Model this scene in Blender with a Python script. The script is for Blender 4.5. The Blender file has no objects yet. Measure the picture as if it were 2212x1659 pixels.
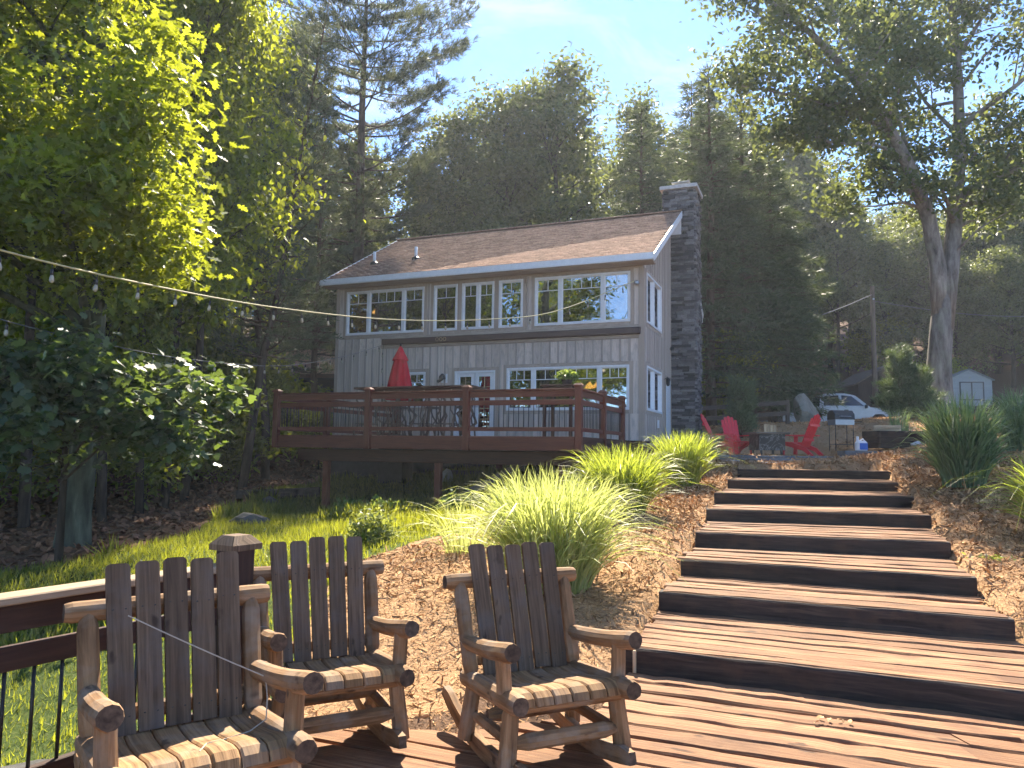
import bpy, math, random
import numpy as np
from mathutils import Vector, Matrix

# ------------------------------------------------------------------ camera, sky, sun, exposure
S = bpy.context.scene
C = S.collection
R = math.radians
random.seed(7)

cam_d = bpy.data.cameras.new("camera")
cam = bpy.data.objects.new("camera", cam_d)
C.objects.link(cam)
cam_d.sensor_width = 36.0
cam_d.lens = 36.0 * 1640.0 / 2212.0
cam_d.clip_start = 0.05
cam_d.clip_end = 1000.0
cam.matrix_world = Matrix.Translation((0, 0, 1.65)) @ Matrix.Rotation(R(95.0), 4, 'X') @ Matrix.Rotation(R(0.8), 4, 'Z')
S.camera = cam

SUN_AZ, SUN_EL = 4.0, 46.0
world = bpy.data.worlds.new("World")
S.world = world
world.use_nodes = True
wn = world.node_tree
wn.nodes.clear()
w_out = wn.nodes.new('ShaderNodeOutputWorld')
w_bg = wn.nodes.new('ShaderNodeBackground')
w_sky = wn.nodes.new('ShaderNodeTexSky')
w_sky.sky_type = 'NISHITA'
w_sky.sun_disc = False
w_sky.sun_elevation = R(SUN_EL)
w_sky.sun_rotation = R(SUN_AZ)
w_sky.air_density = 0.85
w_sky.dust_density = 0.035
w_sky.ozone_density = 9.0
w_tc = wn.nodes.new('ShaderNodeTexCoord')
w_map = wn.nodes.new('ShaderNodeMapping')
w_map.inputs['Scale'].default_value = (1.6, 1.6, 4.2)
w_n = wn.nodes.new('ShaderNodeTexNoise')
w_n.inputs['Scale'].default_value = 2.6
w_n.inputs['Detail'].default_value = 9
w_n.inputs['Roughness'].default_value = 0.62
w_n.inputs['Distortion'].default_value = 0.5
w_r = wn.nodes.new('ShaderNodeValToRGB')
w_r.color_ramp.elements[0].position = 0.53
w_r.color_ramp.elements[1].position = 0.78
w_r.color_ramp.elements[1].color = (0.55, 0.55, 0.55, 1)
w_mix = wn.nodes.new('ShaderNodeMixRGB')
w_mix.inputs['Color2'].default_value = (4.2, 4.8, 5.8, 1)      # thin lit cloud, in the sky texture's own units
wn.links.new(w_tc.outputs['Generated'], w_map.inputs['Vector'])
wn.links.new(w_map.outputs['Vector'], w_n.inputs['Vector'])
wn.links.new(w_n.outputs['Fac'], w_r.inputs['Fac'])
wn.links.new(w_r.outputs['Color'], w_mix.inputs['Fac'])
wn.links.new(w_sky.outputs['Color'], w_mix.inputs['Color1'])
wn.links.new(w_mix.outputs['Color'], w_bg.inputs['Color'])
w_bg.inputs['Strength'].default_value = 0.092
wn.links.new(w_bg.outputs['Background'], w_out.inputs['Surface'])

sun_d = bpy.data.lights.new("sun", 'SUN')
sun_d.energy = 5.0
sun_d.angle = R(0.6)
sun_d.color = (1.0, 0.89, 0.72)
sun = bpy.data.objects.new("sun", sun_d)
C.objects.link(sun)
_sd = Vector((math.sin(R(SUN_AZ)) * math.cos(R(SUN_EL)), math.cos(R(SUN_AZ)) * math.cos(R(SUN_EL)), math.sin(R(SUN_EL))))
sun.rotation_euler = (-_sd).to_track_quat('-Z', 'Y').to_euler()
sun.location = _sd * 120

S.view_settings.view_transform = 'Standard'
S.view_settings.look = 'None'
S.view_settings.gamma = 1.0
S.view_settings.exposure = 1.92
S.view_settings.use_curve_mapping = False
S.render.engine = 'CYCLES'
S.cycles.use_denoising = True
S.cycles.use_adaptive_sampling = True
S.cycles.adaptive_threshold = 0.03
S.cycles.max_bounces = 6
S.cycles.diffuse_bounces = 3
S.cycles.glossy_bounces = 3
S.cycles.transmission_bounces = 5
S.cycles.transparent_max_bounces = 8
S.cycles.sample_clamp_indirect = 6.0

# ------------------------------------------------------------------ helpers
def V3(*a):
    return Vector(a)

M = {}
class MB:
    """collects shapes; build() links them as one mesh object"""
    def __init__(s):
        s.v, s.f, s.uv, s.caps = [], [], [], set()
    def face(s, idx, uv):
        s.f.append(idx); s.uv.append(uv)
    def sweep(s, rings, closed=True, cap=True, us=None, vs=None):
        n = len(rings[0]); b = len(s.v)
        for r in rings: s.v.extend([tuple(p) for p in r])
        if us is None:
            us = [0.0]
            for i in range(1, len(rings)):
                us.append(us[-1] + (Vector(rings[i][0]) - Vector(rings[i-1][0])).length)
        if vs is None:
            vs = [0.0]
            for j in range(n):
                vs.append(vs[-1] + (Vector(rings[0][(j+1) % n]) - Vector(rings[0][j])).length)
        m = n if closed else n - 1
        for i in range(len(rings) - 1):
            for j in range(m):
                k = (j + 1) % n
                s.face((b+i*n+j, b+i*n+k, b+(i+1)*n+k, b+(i+1)*n+j),
                       ((us[i], vs[j]), (us[i], vs[j+1]), (us[i+1], vs[j+1]), (us[i+1], vs[j])))
        if cap and closed:
            for i, rev in ((0, True), (len(rings)-1, False)):
                idx = list(range(b+i*n, b+i*n+n))
                p0 = Vector(rings[i][0])
                uv = [(us[i] + 0.3*(Vector(rings[i][j]) - p0).x, 0.3*(Vector(rings[i][j]) - p0).z) for j in range(n)]
                if rev: idx.reverse(); uv.reverse()
                s.caps.add(len(s.f)); s.face(tuple(idx), tuple(uv))
    def frame(s, p0, p1, up):
        d = (Vector(p1) - Vector(p0)).normalized(); up = Vector(up)
        a = d.cross(up)
        if a.length < 1e-4: a = d.cross(Vector((1, 0, 0)))
        a.normalize(); u = a.cross(d).normalized()
        return d, a, u
    def bar(s, p0, p1, w, h, up=(0, 0, 1), ch=0.0):
        """bar of width w across, height h along up, with chamfered edges"""
        p0, p1 = Vector(p0), Vector(p1)
        d, a, u = s.frame(p0, p1, up)
        w, h = w/2, h/2
        if ch > 0:
            sec = [(-w+ch, -h), (w-ch, -h), (w, -h+ch), (w, h-ch), (w-ch, h), (-w+ch, h), (-w, h-ch), (-w, -h+ch)]
        else:
            sec = [(-w, -h), (w, -h), (w, h), (-w, h)]
        s.sweep([[p + a*x + u*y for x, y in sec] for p in (p0, p1)])
    def box(s, x0, x1, y0, y1, z0, z1):
        """axis box; the uv runs along the longest side"""
        dx, dy, dz = x1-x0, y1-y0, z1-z0
        if dz >= dx and dz >= dy:
            s.bar(((x0+x1)/2, (y0+y1)/2, z0), ((x0+x1)/2, (y0+y1)/2, z1), dx, dy, (0, 1, 0))
        elif dx >= dy:
            s.bar((x0, (y0+y1)/2, (z0+z1)/2), (x1, (y0+y1)/2, (z0+z1)/2), dy, dz)
        else:
            s.bar(((x0+x1)/2, y0, (z0+z1)/2), ((x0+x1)/2, y1, (z0+z1)/2), dx, dz)
    def log(s, p0, p1, r0, r1=None, n=10, segs=6, wob=0.05, tip0=1.0, tip1=1.0, tl=0.07, rng=random, bow=0.0):
        """round log with uneven girth; tip0/tip1 shrink the ends over the length tl"""
        p0, p1 = Vector(p0), Vector(p1); r1 = r0 if r1 is None else r1
        d, a, u = s.frame(p0, p1, (0.13, 0.2, 0.97)); L = (p1-p0).length
        ts = [0.0, min(.3, tl/L)] + [min(.3, tl/L) + (1-2*min(.3, tl/L))*i/segs for i in range(1, segs)] + [1-min(.3, tl/L), 1.0]
        jit = [1 + rng.uniform(-wob, wob) for _ in range(n)]
        rings = []
        ph = rng.uniform(0, 6.28)
        for i, t in enumerate(ts):
            r = r0 + (r1-r0)*t
            if i == 0: r *= tip0
            if i == len(ts)-1: r *= tip1
            off = a*(wob*.4*r0*math.sin(5*t+ph)) + u*(bow*math.sin(math.pi*t) + wob*.4*r0*math.cos(4*t+ph))
            rings.append([p0 + d*(L*t) + off + (a*math.cos(2*math.pi*j/n) + u*math.sin(2*math.pi*j/n))*r*jit[j]*(1+rng.uniform(-wob, wob)*.35) for j in range(n)])
        s.sweep(rings)
    def tube(s, pts, r, n=6, cap=True):
        pts = [Vector(p) for p in pts]
        rs = r if isinstance(r, (list, tuple)) else [r]*len(pts)
        rings = []; pa = None
        for i, p in enumerate(pts):
            d = (pts[min(i+1, len(pts)-1)] - pts[max(i-1, 0)]).normalized()
            if pa is None:
                a = d.cross(Vector((0, 0, 1)))
                if a.length < .05: a = d.cross(Vector((0, 1, 0)))
            else:
                a = pa - d*pa.dot(d)
            a.normalize(); pa = a; u = a.cross(d)
            rings.append([p + (a*math.cos(2*math.pi*j/n) + u*math.sin(2*math.pi*j/n))*rs[i] for j in range(n)])
        s.sweep(rings, cap=cap)
    def lathe(s, prof, n=16, c=(0, 0, 0), axis='Z'):
        c = Vector(c); rings = []
        for r, z in prof:
            ring = []
            for j in range(n):
                t = 2*math.pi*j/n
                q = (r*math.cos(t), r*math.sin(t), z)
                if axis == 'Y': q = (q[0], q[2], q[1])
                if axis == 'X': q = (q[2], q[0], q[1])
                ring.append(c + Vector(q))
            rings.append(ring)
        s.sweep(rings)
    def prism(s, poly, lo, hi, plane='XZ'):
        """polygon (list of 2d points) extruded between lo and hi along the plane's normal"""
        def P(a, b, t):
            return {'XZ': (a, t, b), 'YZ': (t, a, b), 'XY': (a, b, t)}[plane]
        s.sweep([[Vector(P(a, b, lo)) for a, b in poly], [Vector(P(a, b, hi)) for a, b in poly]])
    def board(s, p0, p1, w, t, wd, clip=0.0):
        """flat board from p0 to p1, width w along wd, thickness t, corners clipped at p1"""
        p0, p1, wd = Vector(p0), Vector(p1), Vector(wd).normalized()
        d = (p1-p0).normalized(); nn = d.cross(wd).normalized(); L = (p1-p0).length
        out = [(-w/2, 0), (w/2, 0), (w/2, L*.5), (w/2, L-clip), (w/2-clip*.35, L-clip*.35), (w/2-clip, L), (-w/2+clip, L), (-w/2+clip*.35, L-clip*.35), (-w/2, L-clip), (-w/2, L*.5)] if clip > 0 else [(-w/2, 0), (w/2, 0), (w/2, L), (-w/2, L)]
        b = len(s.v); n = len(out)
        for sg in (-.5, .5):
            s.v.extend([tuple(p0 + wd*x + d*y + nn*(t*sg)) for x, y in out])
        uv = [(y, x) for x, y in out]
        s.face(tuple(reversed(range(b, b+n))), tuple(reversed(uv)))
        s.face(tuple(range(b+n, b+2*n)), tuple(uv))
        for j in range(n):
            k = (j+1) % n
            s.face((b+j, b+k, b+n+k, b+n+j), (uv[j], uv[k], (uv[k][0], uv[k][1]+t), (uv[j][0], uv[j][1]+t)))
    def build(s, name, mat, parent=None, smooth=False, loc=None, rot=None):
        me = s.mesh(name, mat, smooth)
        return link(name, me, parent, loc, rot)
    def mesh(s, name, mat, smooth=False):
        me = bpy.data.meshes.new(name)
        me.from_pydata(s.v, [], s.f)
        uvl = me.uv_layers.new(name="UVMap")
        flat = np.array([c for f in s.uv for p in f for c in p], dtype=np.float32)
        uvl.data.foreach_set('uv', flat)
        if mat: me.materials.append(mat)
        if mat is M.get('log') and s.caps:
            me.materials.append(M['end'])
            for i in s.caps: me.polygons[i].material_index = 1
        if smooth: me.polygons.foreach_set('use_smooth', [True]*len(me.polygons))
        me.update()
        return me

def link(name, data, parent=None, loc=None, rot=None, scale=None):
    o = bpy.data.objects.new(name, data)
    C.objects.link(o)
    if parent: o.parent = parent
    if loc is not None: o.location = loc
    if rot is not None: o.rotation_euler = rot
    if scale is not None: o.scale = scale
    return o

def tag(o, label, cat, group=None, kind=None):
    if label: o['label'] = label
    if cat: o['category'] = cat
    if group: o['group'] = group
    if kind: o['kind'] = kind
    return o

def thing(name, label, cat, loc=(0, 0, 0), rotz=0.0, group=None):
    o = link(name, None, None, loc, (0, 0, rotz))
    o.empty_display_size = 0.2
    return tag(o, label, cat, group)

def copy_tree(o, parent=None):
    c = o.copy(); C.objects.link(c); c.parent = parent
    for ch in list(o.children): copy_tree(ch, c)
    return c

def np_mesh(name, V, F, mat, smooth=False, uv=None):
    """fast mesh from arrays: V (n,3), F (m,k)"""
    me = bpy.data.meshes.new(name)
    V = np.ascontiguousarray(V, dtype=np.float32); F = np.ascontiguousarray(F, dtype=np.int32)
    m, k = F.shape
    me.vertices.add(len(V)); me.vertices.foreach_set('co', V.ravel())
    me.loops.add(m*k); me.loops.foreach_set('vertex_index', F.ravel())
    me.polygons.add(m); me.polygons.foreach_set('loop_start', np.arange(0, m*k, k, dtype=np.int32))
    if smooth: me.polygons.foreach_set('use_smooth', np.ones(m, dtype=bool))
    if mat: me.materials.append(mat)
    me.update(calc_edges=True)
    return me

# ------------------------------------------------------------------ materials
def new_mat(name):
    m = bpy.data.materials.new(name); m.use_nodes = True
    nt = m.node_tree
    return m, nt, nt.nodes['Principled BSDF']

def rnd_node(nt):
    """one random number per object and per loose piece"""
    oi = nt.nodes.new('ShaderNodeObjectInfo'); ge = nt.nodes.new('ShaderNodeNewGeometry')
    ad = nt.nodes.new('ShaderNodeMath'); ad.operation = 'ADD'
    fr = nt.nodes.new('ShaderNodeMath'); fr.operation = 'FRACT'
    nt.links.new(oi.outputs['Random'], ad.inputs[0]); nt.links.new(ge.outputs['Random Per Island'], ad.inputs[1])
    nt.links.new(ad.outputs[0], fr.inputs[0])
    return fr.outputs[0]

def ramp_node(nt, fac, stops):
    r = nt.nodes.new('ShaderNodeValToRGB')
    e = r.color_ramp.elements
    while len(e) < len(stops): e.new(0.5)
    for el, (p, c) in zip(e, stops):
        el.position = p; el.color = (c[0], c[1], c[2], 1)
    nt.links.new(fac, r.inputs['Fac'])
    return r.outputs['Color']

def noise_node(nt, vec, scale, detail=5, rough=.6, dist=0.0):
    n = nt.nodes.new('ShaderNodeTexNoise')
    n.inputs['Scale'].default_value = scale; n.inputs['Detail'].default_value = detail
    n.inputs['Roughness'].default_value = rough; n.inputs['Distortion'].default_value = dist
    if vec is not None: nt.links.new(vec, n.inputs['Vector'])
    return n.outputs['Fac']

def coords(nt, kind, stretch, offset_by_object=True):
    if kind == 'World':
        src = nt.nodes.new('ShaderNodeNewGeometry').outputs['Position']
    else:
        src = nt.nodes.new('ShaderNodeTexCoord').outputs[kind]
    mp = nt.nodes.new('ShaderNodeMapping'); mp.inputs['Scale'].default_value = stretch
    nt.links.new(src, mp.inputs['Vector'])
    if offset_by_object:
        oi = nt.nodes.new('ShaderNodeObjectInfo')
        mu = nt.nodes.new('ShaderNodeMath'); mu.operation = 'MULTIPLY'; mu.inputs[1].default_value = 57.0
        nt.links.new(oi.outputs['Random'], mu.inputs[0])
        cb = nt.nodes.new('ShaderNodeCombineXYZ')
        for i in range(3): nt.links.new(mu.outputs[0], cb.inputs[i])
        nt.links.new(cb.outputs[0], mp.inputs['Location'])
    return mp.outputs['Vector']

def surf(name, stops, scale=6, detail=6, stretch=(1, 1, 1), coord='Object', rough=.8, bump=.3, bdist=.01, var=.15, spec=.25, blotch=None, dist=.3, metal=0.0, knots=None):
    """noise-coloured surface; var = value spread between objects / loose pieces; blotch = (scale, colour, amount)"""
    m, nt, b = new_mat(name)
    v = coords(nt, coord, stretch)
    fac = noise_node(nt, v, scale, detail, .62, dist)
    col = ramp_node(nt, fac, stops)
    if blotch:
        sc, bc, am = blotch
        v2 = coords(nt, coord, (1, 1, 1))
        f2 = noise_node(nt, v2, sc, 4, .6)
        mr = nt.nodes.new('ShaderNodeMapRange')
        mr.inputs[1].default_value = .48; mr.inputs[2].default_value = .68; mr.inputs[4].default_value = am
        nt.links.new(f2, mr.inputs[0])
        mx = nt.nodes.new('ShaderNodeMixRGB'); mx.inputs['Color2'].default_value = (*bc, 1)
        nt.links.new(mr.outputs[0], mx.inputs['Fac']); nt.links.new(col, mx.inputs['Color1'])
        col = mx.outputs['Color']
    if knots:
        v3 = coords(nt, coord, (knots[0], knots[1], 1))
        f3 = noise_node(nt, v3, 1.0, 2, .5)
        mr = nt.nodes.new('ShaderNodeMapRange'); mr.inputs[1].default_value = .66; mr.inputs[2].default_value = .74; mr.inputs[4].default_value = .8
        nt.links.new(f3, mr.inputs[0])
        mx = nt.nodes.new('ShaderNodeMixRGB'); mx.inputs['Color2'].default_value = (*knots[2], 1)
        nt.links.new(mr.outputs[0], mx.inputs['Fac']); nt.links.new(col, mx.inputs['Color1']); col = mx.outputs['Color']
    if var > 0:
        hs = nt.nodes.new('ShaderNodeHueSaturation')
        mr = nt.nodes.new('ShaderNodeMapRange'); mr.inputs[3].default_value = 1-var; mr.inputs[4].default_value = 1+var
        nt.links.new(rnd_node(nt), mr.inputs[0]); nt.links.new(mr.outputs[0], hs.inputs['Value'])
        nt.links.new(col, hs.inputs['Color']); col = hs.outputs['Color']
    nt.links.new(col, b.inputs['Base Color'])
    b.inputs['Roughness'].default_value = rough
    b.inputs['Specular IOR Level'].default_value = spec
    b.inputs['Metallic'].default_value = metal
    if bump > 0:
        bp = nt.nodes.new('ShaderNodeBump'); bp.inputs['Strength'].default_value = bump; bp.inputs['Distance'].default_value = bdist
        nt.links.new(fac, bp.inputs['Height']); nt.links.new(bp.outputs['Normal'], b.inputs['Normal'])
    return m

def wood(name, dark, mid, light, rough=.8, var=.18, bump=.5, fine=60, blotch=None, spec=.2, knots=None, dist=.5, run=2.2):
    return surf(name, [(.28, dark), (.5, mid), (.72, light)], scale=1.0, detail=7, stretch=(run, fine, 1), coord='UV', rough=rough, bump=bump, bdist=.004, var=var, blotch=blotch, dist=dist, spec=spec, knots=knots)

def plain(name, col, rough=.5, metal=0.0, spec=.5, var=0.05):
    return surf(name, [(.3, tuple(c*.88 for c in col)), (.7, col)], scale=9, detail=4, rough=rough, bump=.05, var=var, spec=spec, metal=metal)

def leafmat(name, cols, trans, tfac=.45, rough=.5, spec=.35):
    """leaf: cols = ramp over random leaf; trans = colour of light let through"""
    m, nt, b = new_mat(name)
    rn = rnd_node(nt)
    col = ramp_node(nt, rn, [(i/(max(1, len(cols)-1)), c) for i, c in enumerate(cols)])
    nt.links.new(col, b.inputs['Base Color'])
    b.inputs['Roughness'].default_value = rough; b.inputs['Specular IOR Level'].default_value = spec
    tr = nt.nodes.new('ShaderNodeBsdfTranslucent')
    hs = nt.nodes.new('ShaderNodeHueSaturation'); hs.inputs['Color'].default_value = (*trans, 1)
    mr = nt.nodes.new('ShaderNodeMapRange'); mr.inputs[3].default_value = .6; mr.inputs[4].default_value = 1.2
    nt.links.new(rn, mr.inputs[0]); nt.links.new(mr.outputs[0], hs.inputs['Value'])
    nt.links.new(hs.outputs['Color'], tr.inputs['Color'])
    mx = nt.nodes.new('ShaderNodeMixShader'); mx.inputs[0].default_value = tfac
    nt.links.new(b.outputs[0], mx.inputs[1]); nt.links.new(tr.outputs[0], mx.inputs[2])
    nt.links.new(mx.outputs[0], nt.nodes['Material Output'].inputs['Surface'])
    return m

def glassmat(name, tint, refl=.35):
    m, nt, b = new_mat(name)
    gl = nt.nodes.new('ShaderNodeBsdfGlossy'); gl.inputs['Roughness'].default_value = 0.0
    gl.inputs['Color'].default_value = (.95, .97, 1, 1)
    tr = nt.nodes.new('ShaderNodeBsdfTransparent'); tr.inputs['Color'].default_value = (*tint, 1)
    fr = nt.nodes.new('ShaderNodeFresnel'); fr.inputs['IOR'].default_value = 1.5
    ad = nt.nodes.new('ShaderNodeMath'); ad.operation = 'ADD'; ad.inputs[1].default_value = refl; ad.use_clamp = True
    nt.links.new(fr.outputs[0], ad.inputs[0])
    # old panes are never quite flat
    v = coords(nt, 'Object', (1, 1, 1)); f = noise_node(nt, v, 1.3, 2)
    bp = nt.nodes.new('ShaderNodeBump'); bp.inputs['Strength'].default_value = .06; bp.inputs['Distance'].default_value = .05
    nt.links.new(f, bp.inputs['Height']); nt.links.new(bp.outputs['Normal'], gl.inputs['Normal'])
    mx = nt.nodes.new('ShaderNodeMixShader')
    nt.links.new(ad.outputs[0], mx.inputs[0]); nt.links.new(tr.outputs[0], mx.inputs[1]); nt.links.new(gl.outputs[0], mx.inputs[2])
    nt.links.new(mx.outputs[0], nt.nodes['Material Output'].inputs['Surface'])
    return m

def emis(name, col, st):
    m, nt, b = new_mat(name)
    b.inputs['Base Color'].default_value = (*col, 1)
    b.inputs['Emission Color'].default_value = (*col, 1); b.inputs['Emission Strength'].default_value = st
    return m

M['log'] = wood('weathered_log', (.07, .038, .02), (.23, .13, .062), (.37, .225, .12), var=.15, fine=28, blotch=(6, (.27, .22, .17), .6), knots=(9, 16, (.05, .028, .016)))
M['slat'] = wood('weathered_shaded_slat', (.05, .032, .02), (.12, .078, .048), (.185, .125, .08), var=.2, fine=55, blotch=(5, (.12, .10, .088), .55), knots=(7, 15, (.03, .018, .012)))  # shade on the chair backs put into a darker slat colour
M['seat'] = wood('sunlit_seat', (.10, .052, .022), (.25, .14, .062), (.36, .22, .105), var=.15, fine=60, blotch=(5, (.30, .24, .18), .5), knots=(8, 16, (.07, .04, .022)))  # sunlight on the seats put into a brighter, oranger wood colour
M['end'] = surf('log_end', [(.3, (.035, .024, .017)), (.7, (.14, .095, .065))], scale=30, rough=.95, var=.2)
M['tread'] = wood('tread_plank', (.075, .031, .015), (.235, .115, .056), (.41, .25, .135), var=.30, fine=110, blotch=(2.4, (.13, .065, .036), .8), knots=(5, 12, (.05, .026, .016)), dist=.15, run=1.3)
M['tie'] = wood('creosoted_timber', (.013, .010, .009), (.035, .026, .022), (.075, .052, .040), var=.25, fine=30, blotch=(4, (.075, .045, .03), .6))
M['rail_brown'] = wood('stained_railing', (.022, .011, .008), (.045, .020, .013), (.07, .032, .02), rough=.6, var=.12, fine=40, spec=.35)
M['rail_cap'] = wood('pale_cap_wood', (.20, .14, .085), (.31, .225, .145), (.38, .285, .19), rough=.7, var=.08, fine=40)  # cap rail in a paler wood colour than the rails
M['deck_red'] = wood('redwood_stain', (.075, .020, .011), (.125, .034, .018), (.165, .05, .028), rough=.6, var=.12, fine=30, spec=.35)
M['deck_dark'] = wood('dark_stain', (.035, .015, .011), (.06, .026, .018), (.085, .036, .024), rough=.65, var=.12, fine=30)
M['siding'] = wood('grey_siding', (.43, .36, .31), (.59, .50, .43), (.67, .58, .51), rough=.85, var=.16, fine=26, bump=.3, blotch=(2.2, (.27, .24, .215), .5))
M['batten'] = wood('batten_wood', (.28, .235, .20), (.41, .35, .305), (.50, .43, .38), rough=.85, var=.12, fine=26, bump=.3)
M['trim'] = wood('taupe_trim', (.30, .24, .19), (.41, .335, .275), (.49, .405, .335), rough=.8, var=.07, fine=24, bump=.25)
M['white'] = plain('white_paint', (.78, .79, .80), rough=.45, var=.02)
M['brown_metal'] = plain('brown_metal', (.085, .05, .042), rough=.5)
M['black'] = plain('black_metal', (.012, .012, .013), rough=.4)
M['dark_wall'] = surf('dark_plaster', [(.3, (.035, .038, .042)), (.7, (.06, .062, .066))], scale=5, rough=.9, var=.03)
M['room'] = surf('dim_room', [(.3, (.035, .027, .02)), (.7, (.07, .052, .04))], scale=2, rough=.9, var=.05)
M['curtain'] = surf('curtain_cloth', [(.3, (.30, .31, .27)), (.7, (.42, .43, .38))], scale=6, stretch=(6, 6, .4), rough=.9, var=.03)
M['glass'] = glassmat('window_glass', (.55, .58, .56), .33)
M['shingle'] = surf('asphalt_shingle', [(.25, (.19, .11, .08)), (.5, (.37, .23, .165)), (.75, (.50, .34, .26))], scale=14, detail=8, rough=.95, bump=.4, var=.26, spec=.1)
M['stone'] = surf('ledge_stone', [(.25, (.045, .047, .053)), (.5, (.12, .12, .128)), (.75, (.22, .21, .21))], scale=7, detail=8, rough=.85, bump=.6, bdist=.02, var=.7, blotch=(3, (.14, .11, .09), .4))
M['mortar'] = surf('mortar', [(.3, (.05, .05, .05)), (.7, (.09, .09, .09))], scale=20, rough=.95)
M['cap_stone'] = surf('cap_stone', [(.3, (.38, .37, .35)), (.7, (.55, .54, .52))], scale=10, rough=.9)
M['red'] = plain('red_plastic', (.72, .022, .04), rough=.38, spec=.5, var=.04)
M['red_cloth'] = surf('red_canvas', [(.3, (.42, .008, .02)), (.7, (.60, .016, .035))], scale=5, stretch=(5, 5, 1), rough=.9, var=.03)
M['bark'] = surf('oak_bark', [(.3, (.075, .066, .058)), (.5, (.21, .185, .16)), (.72, (.37, .34, .30))], scale=1.0, stretch=(5, 5, 1.1), detail=9, rough=.95, bump=.9, bdist=.06, var=.12, blotch=(1.5, (.25, .27, .20), .5))
M['bark_dark'] = surf('dark_bark', [(.3, (.025, .02, .017)), (.6, (.07, .056, .047)), (.8, (.12, .10, .085))], scale=1.2, stretch=(6, 6, 1.2), detail=8, rough=.95, bump=.8, bdist=.05, var=.2)
M['bark_lichen'] = surf('lichen_bark', [(.3, (.03, .034, .026)), (.55, (.085, .10, .072)), (.75, (.16, .185, .13))], scale=1.2, stretch=(6, 6, 1.2), detail=9, rough=.95, bump=.9, bdist=.06, var=.1)
M['pine_bark'] = surf('pine_bark', [(.3, (.05, .035, .028)), (.6, (.11, .08, .062)), (.8, (.17, .13, .105))], scale=1.3, stretch=(5, 5, 1.6), detail=8, rough=.95, bump=.9, bdist=.05, var=.12)
M['leaf_oak'] = leafmat('oak_leaf', [(.045, .085, .030), (.06, .11, .035), (.08, .13, .04), (.10, .15, .05)], (.50, .55, .03), .48)
M['leaf_far'] = leafmat('far_leaf', [(.045, .080, .042), (.06, .105, .045), (.08, .12, .05), (.10, .125, .06)], (.26, .30, .07), .40)
M['leaf_maple'] = leafmat('maple_leaf', [(.028, .058, .040), (.04, .078, .05), (.055, .095, .06)], (.20, .28, .04), .38, rough=.45, spec=.4)
M['leaf_pine'] = leafmat('pine_needle', [(.04, .07, .048), (.055, .09, .058), (.075, .11, .065)], (.18, .20, .08), .32)
M['leaf_hem'] = leafmat('hemlock_needle', [(.03, .058, .038), (.042, .075, .046), (.06, .095, .055)], (.16, .20, .06), .3)
M['leaf_spruce'] = leafmat('spruce_needle', [(.06, .10, .055), (.09, .14, .075), (.12, .17, .09)], (.2, .26, .08), .28)
M['grass_pale'] = leafmat('variegated_blade', [(.22, .30, .07), (.33, .38, .13), (.46, .48, .25), (.45, .38, .22)], (.66, .72, .18), .5, rough=.45, spec=.4)
M['grass_yellow'] = leafmat('yellow_green_blade', [(.09, .16, .03), (.15, .22, .04), (.24, .29, .07), (.30, .26, .12)], (.52, .60, .06), .5, rough=.45, spec=.4)
M['grass_blue'] = leafmat('blue_green_blade', [(.08, .15, .085), (.12, .20, .11), (.18, .26, .15)], (.30, .40, .11), .42, rough=.45, spec=.4)
M['lawn'] = leafmat('lawn_blade', [(.045, .085, .02), (.07, .12, .025), (.10, .145, .035), (.15, .15, .07)], (.46, .48, .03), .45)
M['shrub'] = leafmat('shrub_leaf', [(.05, .10, .03), (.09, .15, .04), (.15, .19, .05)], (.42, .46, .08), .45)
M['mulch_bits'] = surf('mulch_shreds', [(.3, (.24, .125, .055)), (.55, (.44, .265, .135)), (.8, (.60, .41, .235))], scale=8, rough=.95, bump=0, var=.5, spec=.1)
M['litter_bits'] = surf('dead_leaves', [(.3, (.12, .06, .035)), (.6, (.24, .13, .08)), (.8, (.34, .21, .14))], scale=8, rough=.9, bump=0, var=.45, spec=.15)
M['rock'] = surf('field_rock', [(.3, (.04, .04, .037)), (.55, (.10, .097, .09)), (.8, (.18, .175, .165))], scale=4, detail=9, rough=.9, bump=.8, bdist=.05, var=.15)
M['boulder'] = surf('pale_boulder', [(.3, (.13, .125, .105)), (.5, (.22, .21, .175)), (.75, (.31, .295, .25))], scale=3, detail=9, stretch=(1, 1, .6), rough=.9, bump=.8, bdist=.08, var=.0)
M['split_wood'] = wood('split_firewood', (.30, .20, .11), (.46, .33, .2), (.56, .43, .28), var=.15, fine=30)
M['old_wood'] = wood('old_grey_wood', (.07, .055, .045), (.13, .105, .085), (.19, .155, .13), var=.15, fine=30)
M['fence_wood'] = wood('dark_fence_wood', (.03, .024, .02), (.06, .048, .04), (.09, .073, .06), var=.15, fine=30)
M['tyre'] = plain('tyre_rubber', (.015, .015, .016), rough=.85)
M['car_white'] = plain('white_car_paint', (.44, .48, .54), rough=.22, spec=.6, var=.0)
M['car_dark'] = plain('dark_car_paint', (.05, .055, .06), rough=.2, spec=.6, var=.0)
M['car_glass'] = plain('car_glass', (.012, .015, .02), rough=.05, spec=.8, var=.0)
M['chrome'] = plain('chrome', (.6, .6, .62), rough=.2, metal=1.0, var=.0)
M['shed_white'] = plain('shed_siding', (.30, .33, .35), rough=.6)
M['shed_roof'] = plain('shed_roofing', (.20, .23, .23), rough=.8)
M['cabin_wall'] = wood('dark_clapboard', (.025, .03, .038), (.04, .048, .06), (.055, .065, .08), fine=20, var=.1)
M['barn_wall'] = wood('dark_barn_board', (.02, .014, .013), (.035, .022, .02), (.05, .03, .026), fine=20, var=.15)
M['pole'] = wood('pole_wood', (.07, .05, .04), (.13, .095, .075), (.18, .14, .11), fine=24, var=.05)
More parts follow.
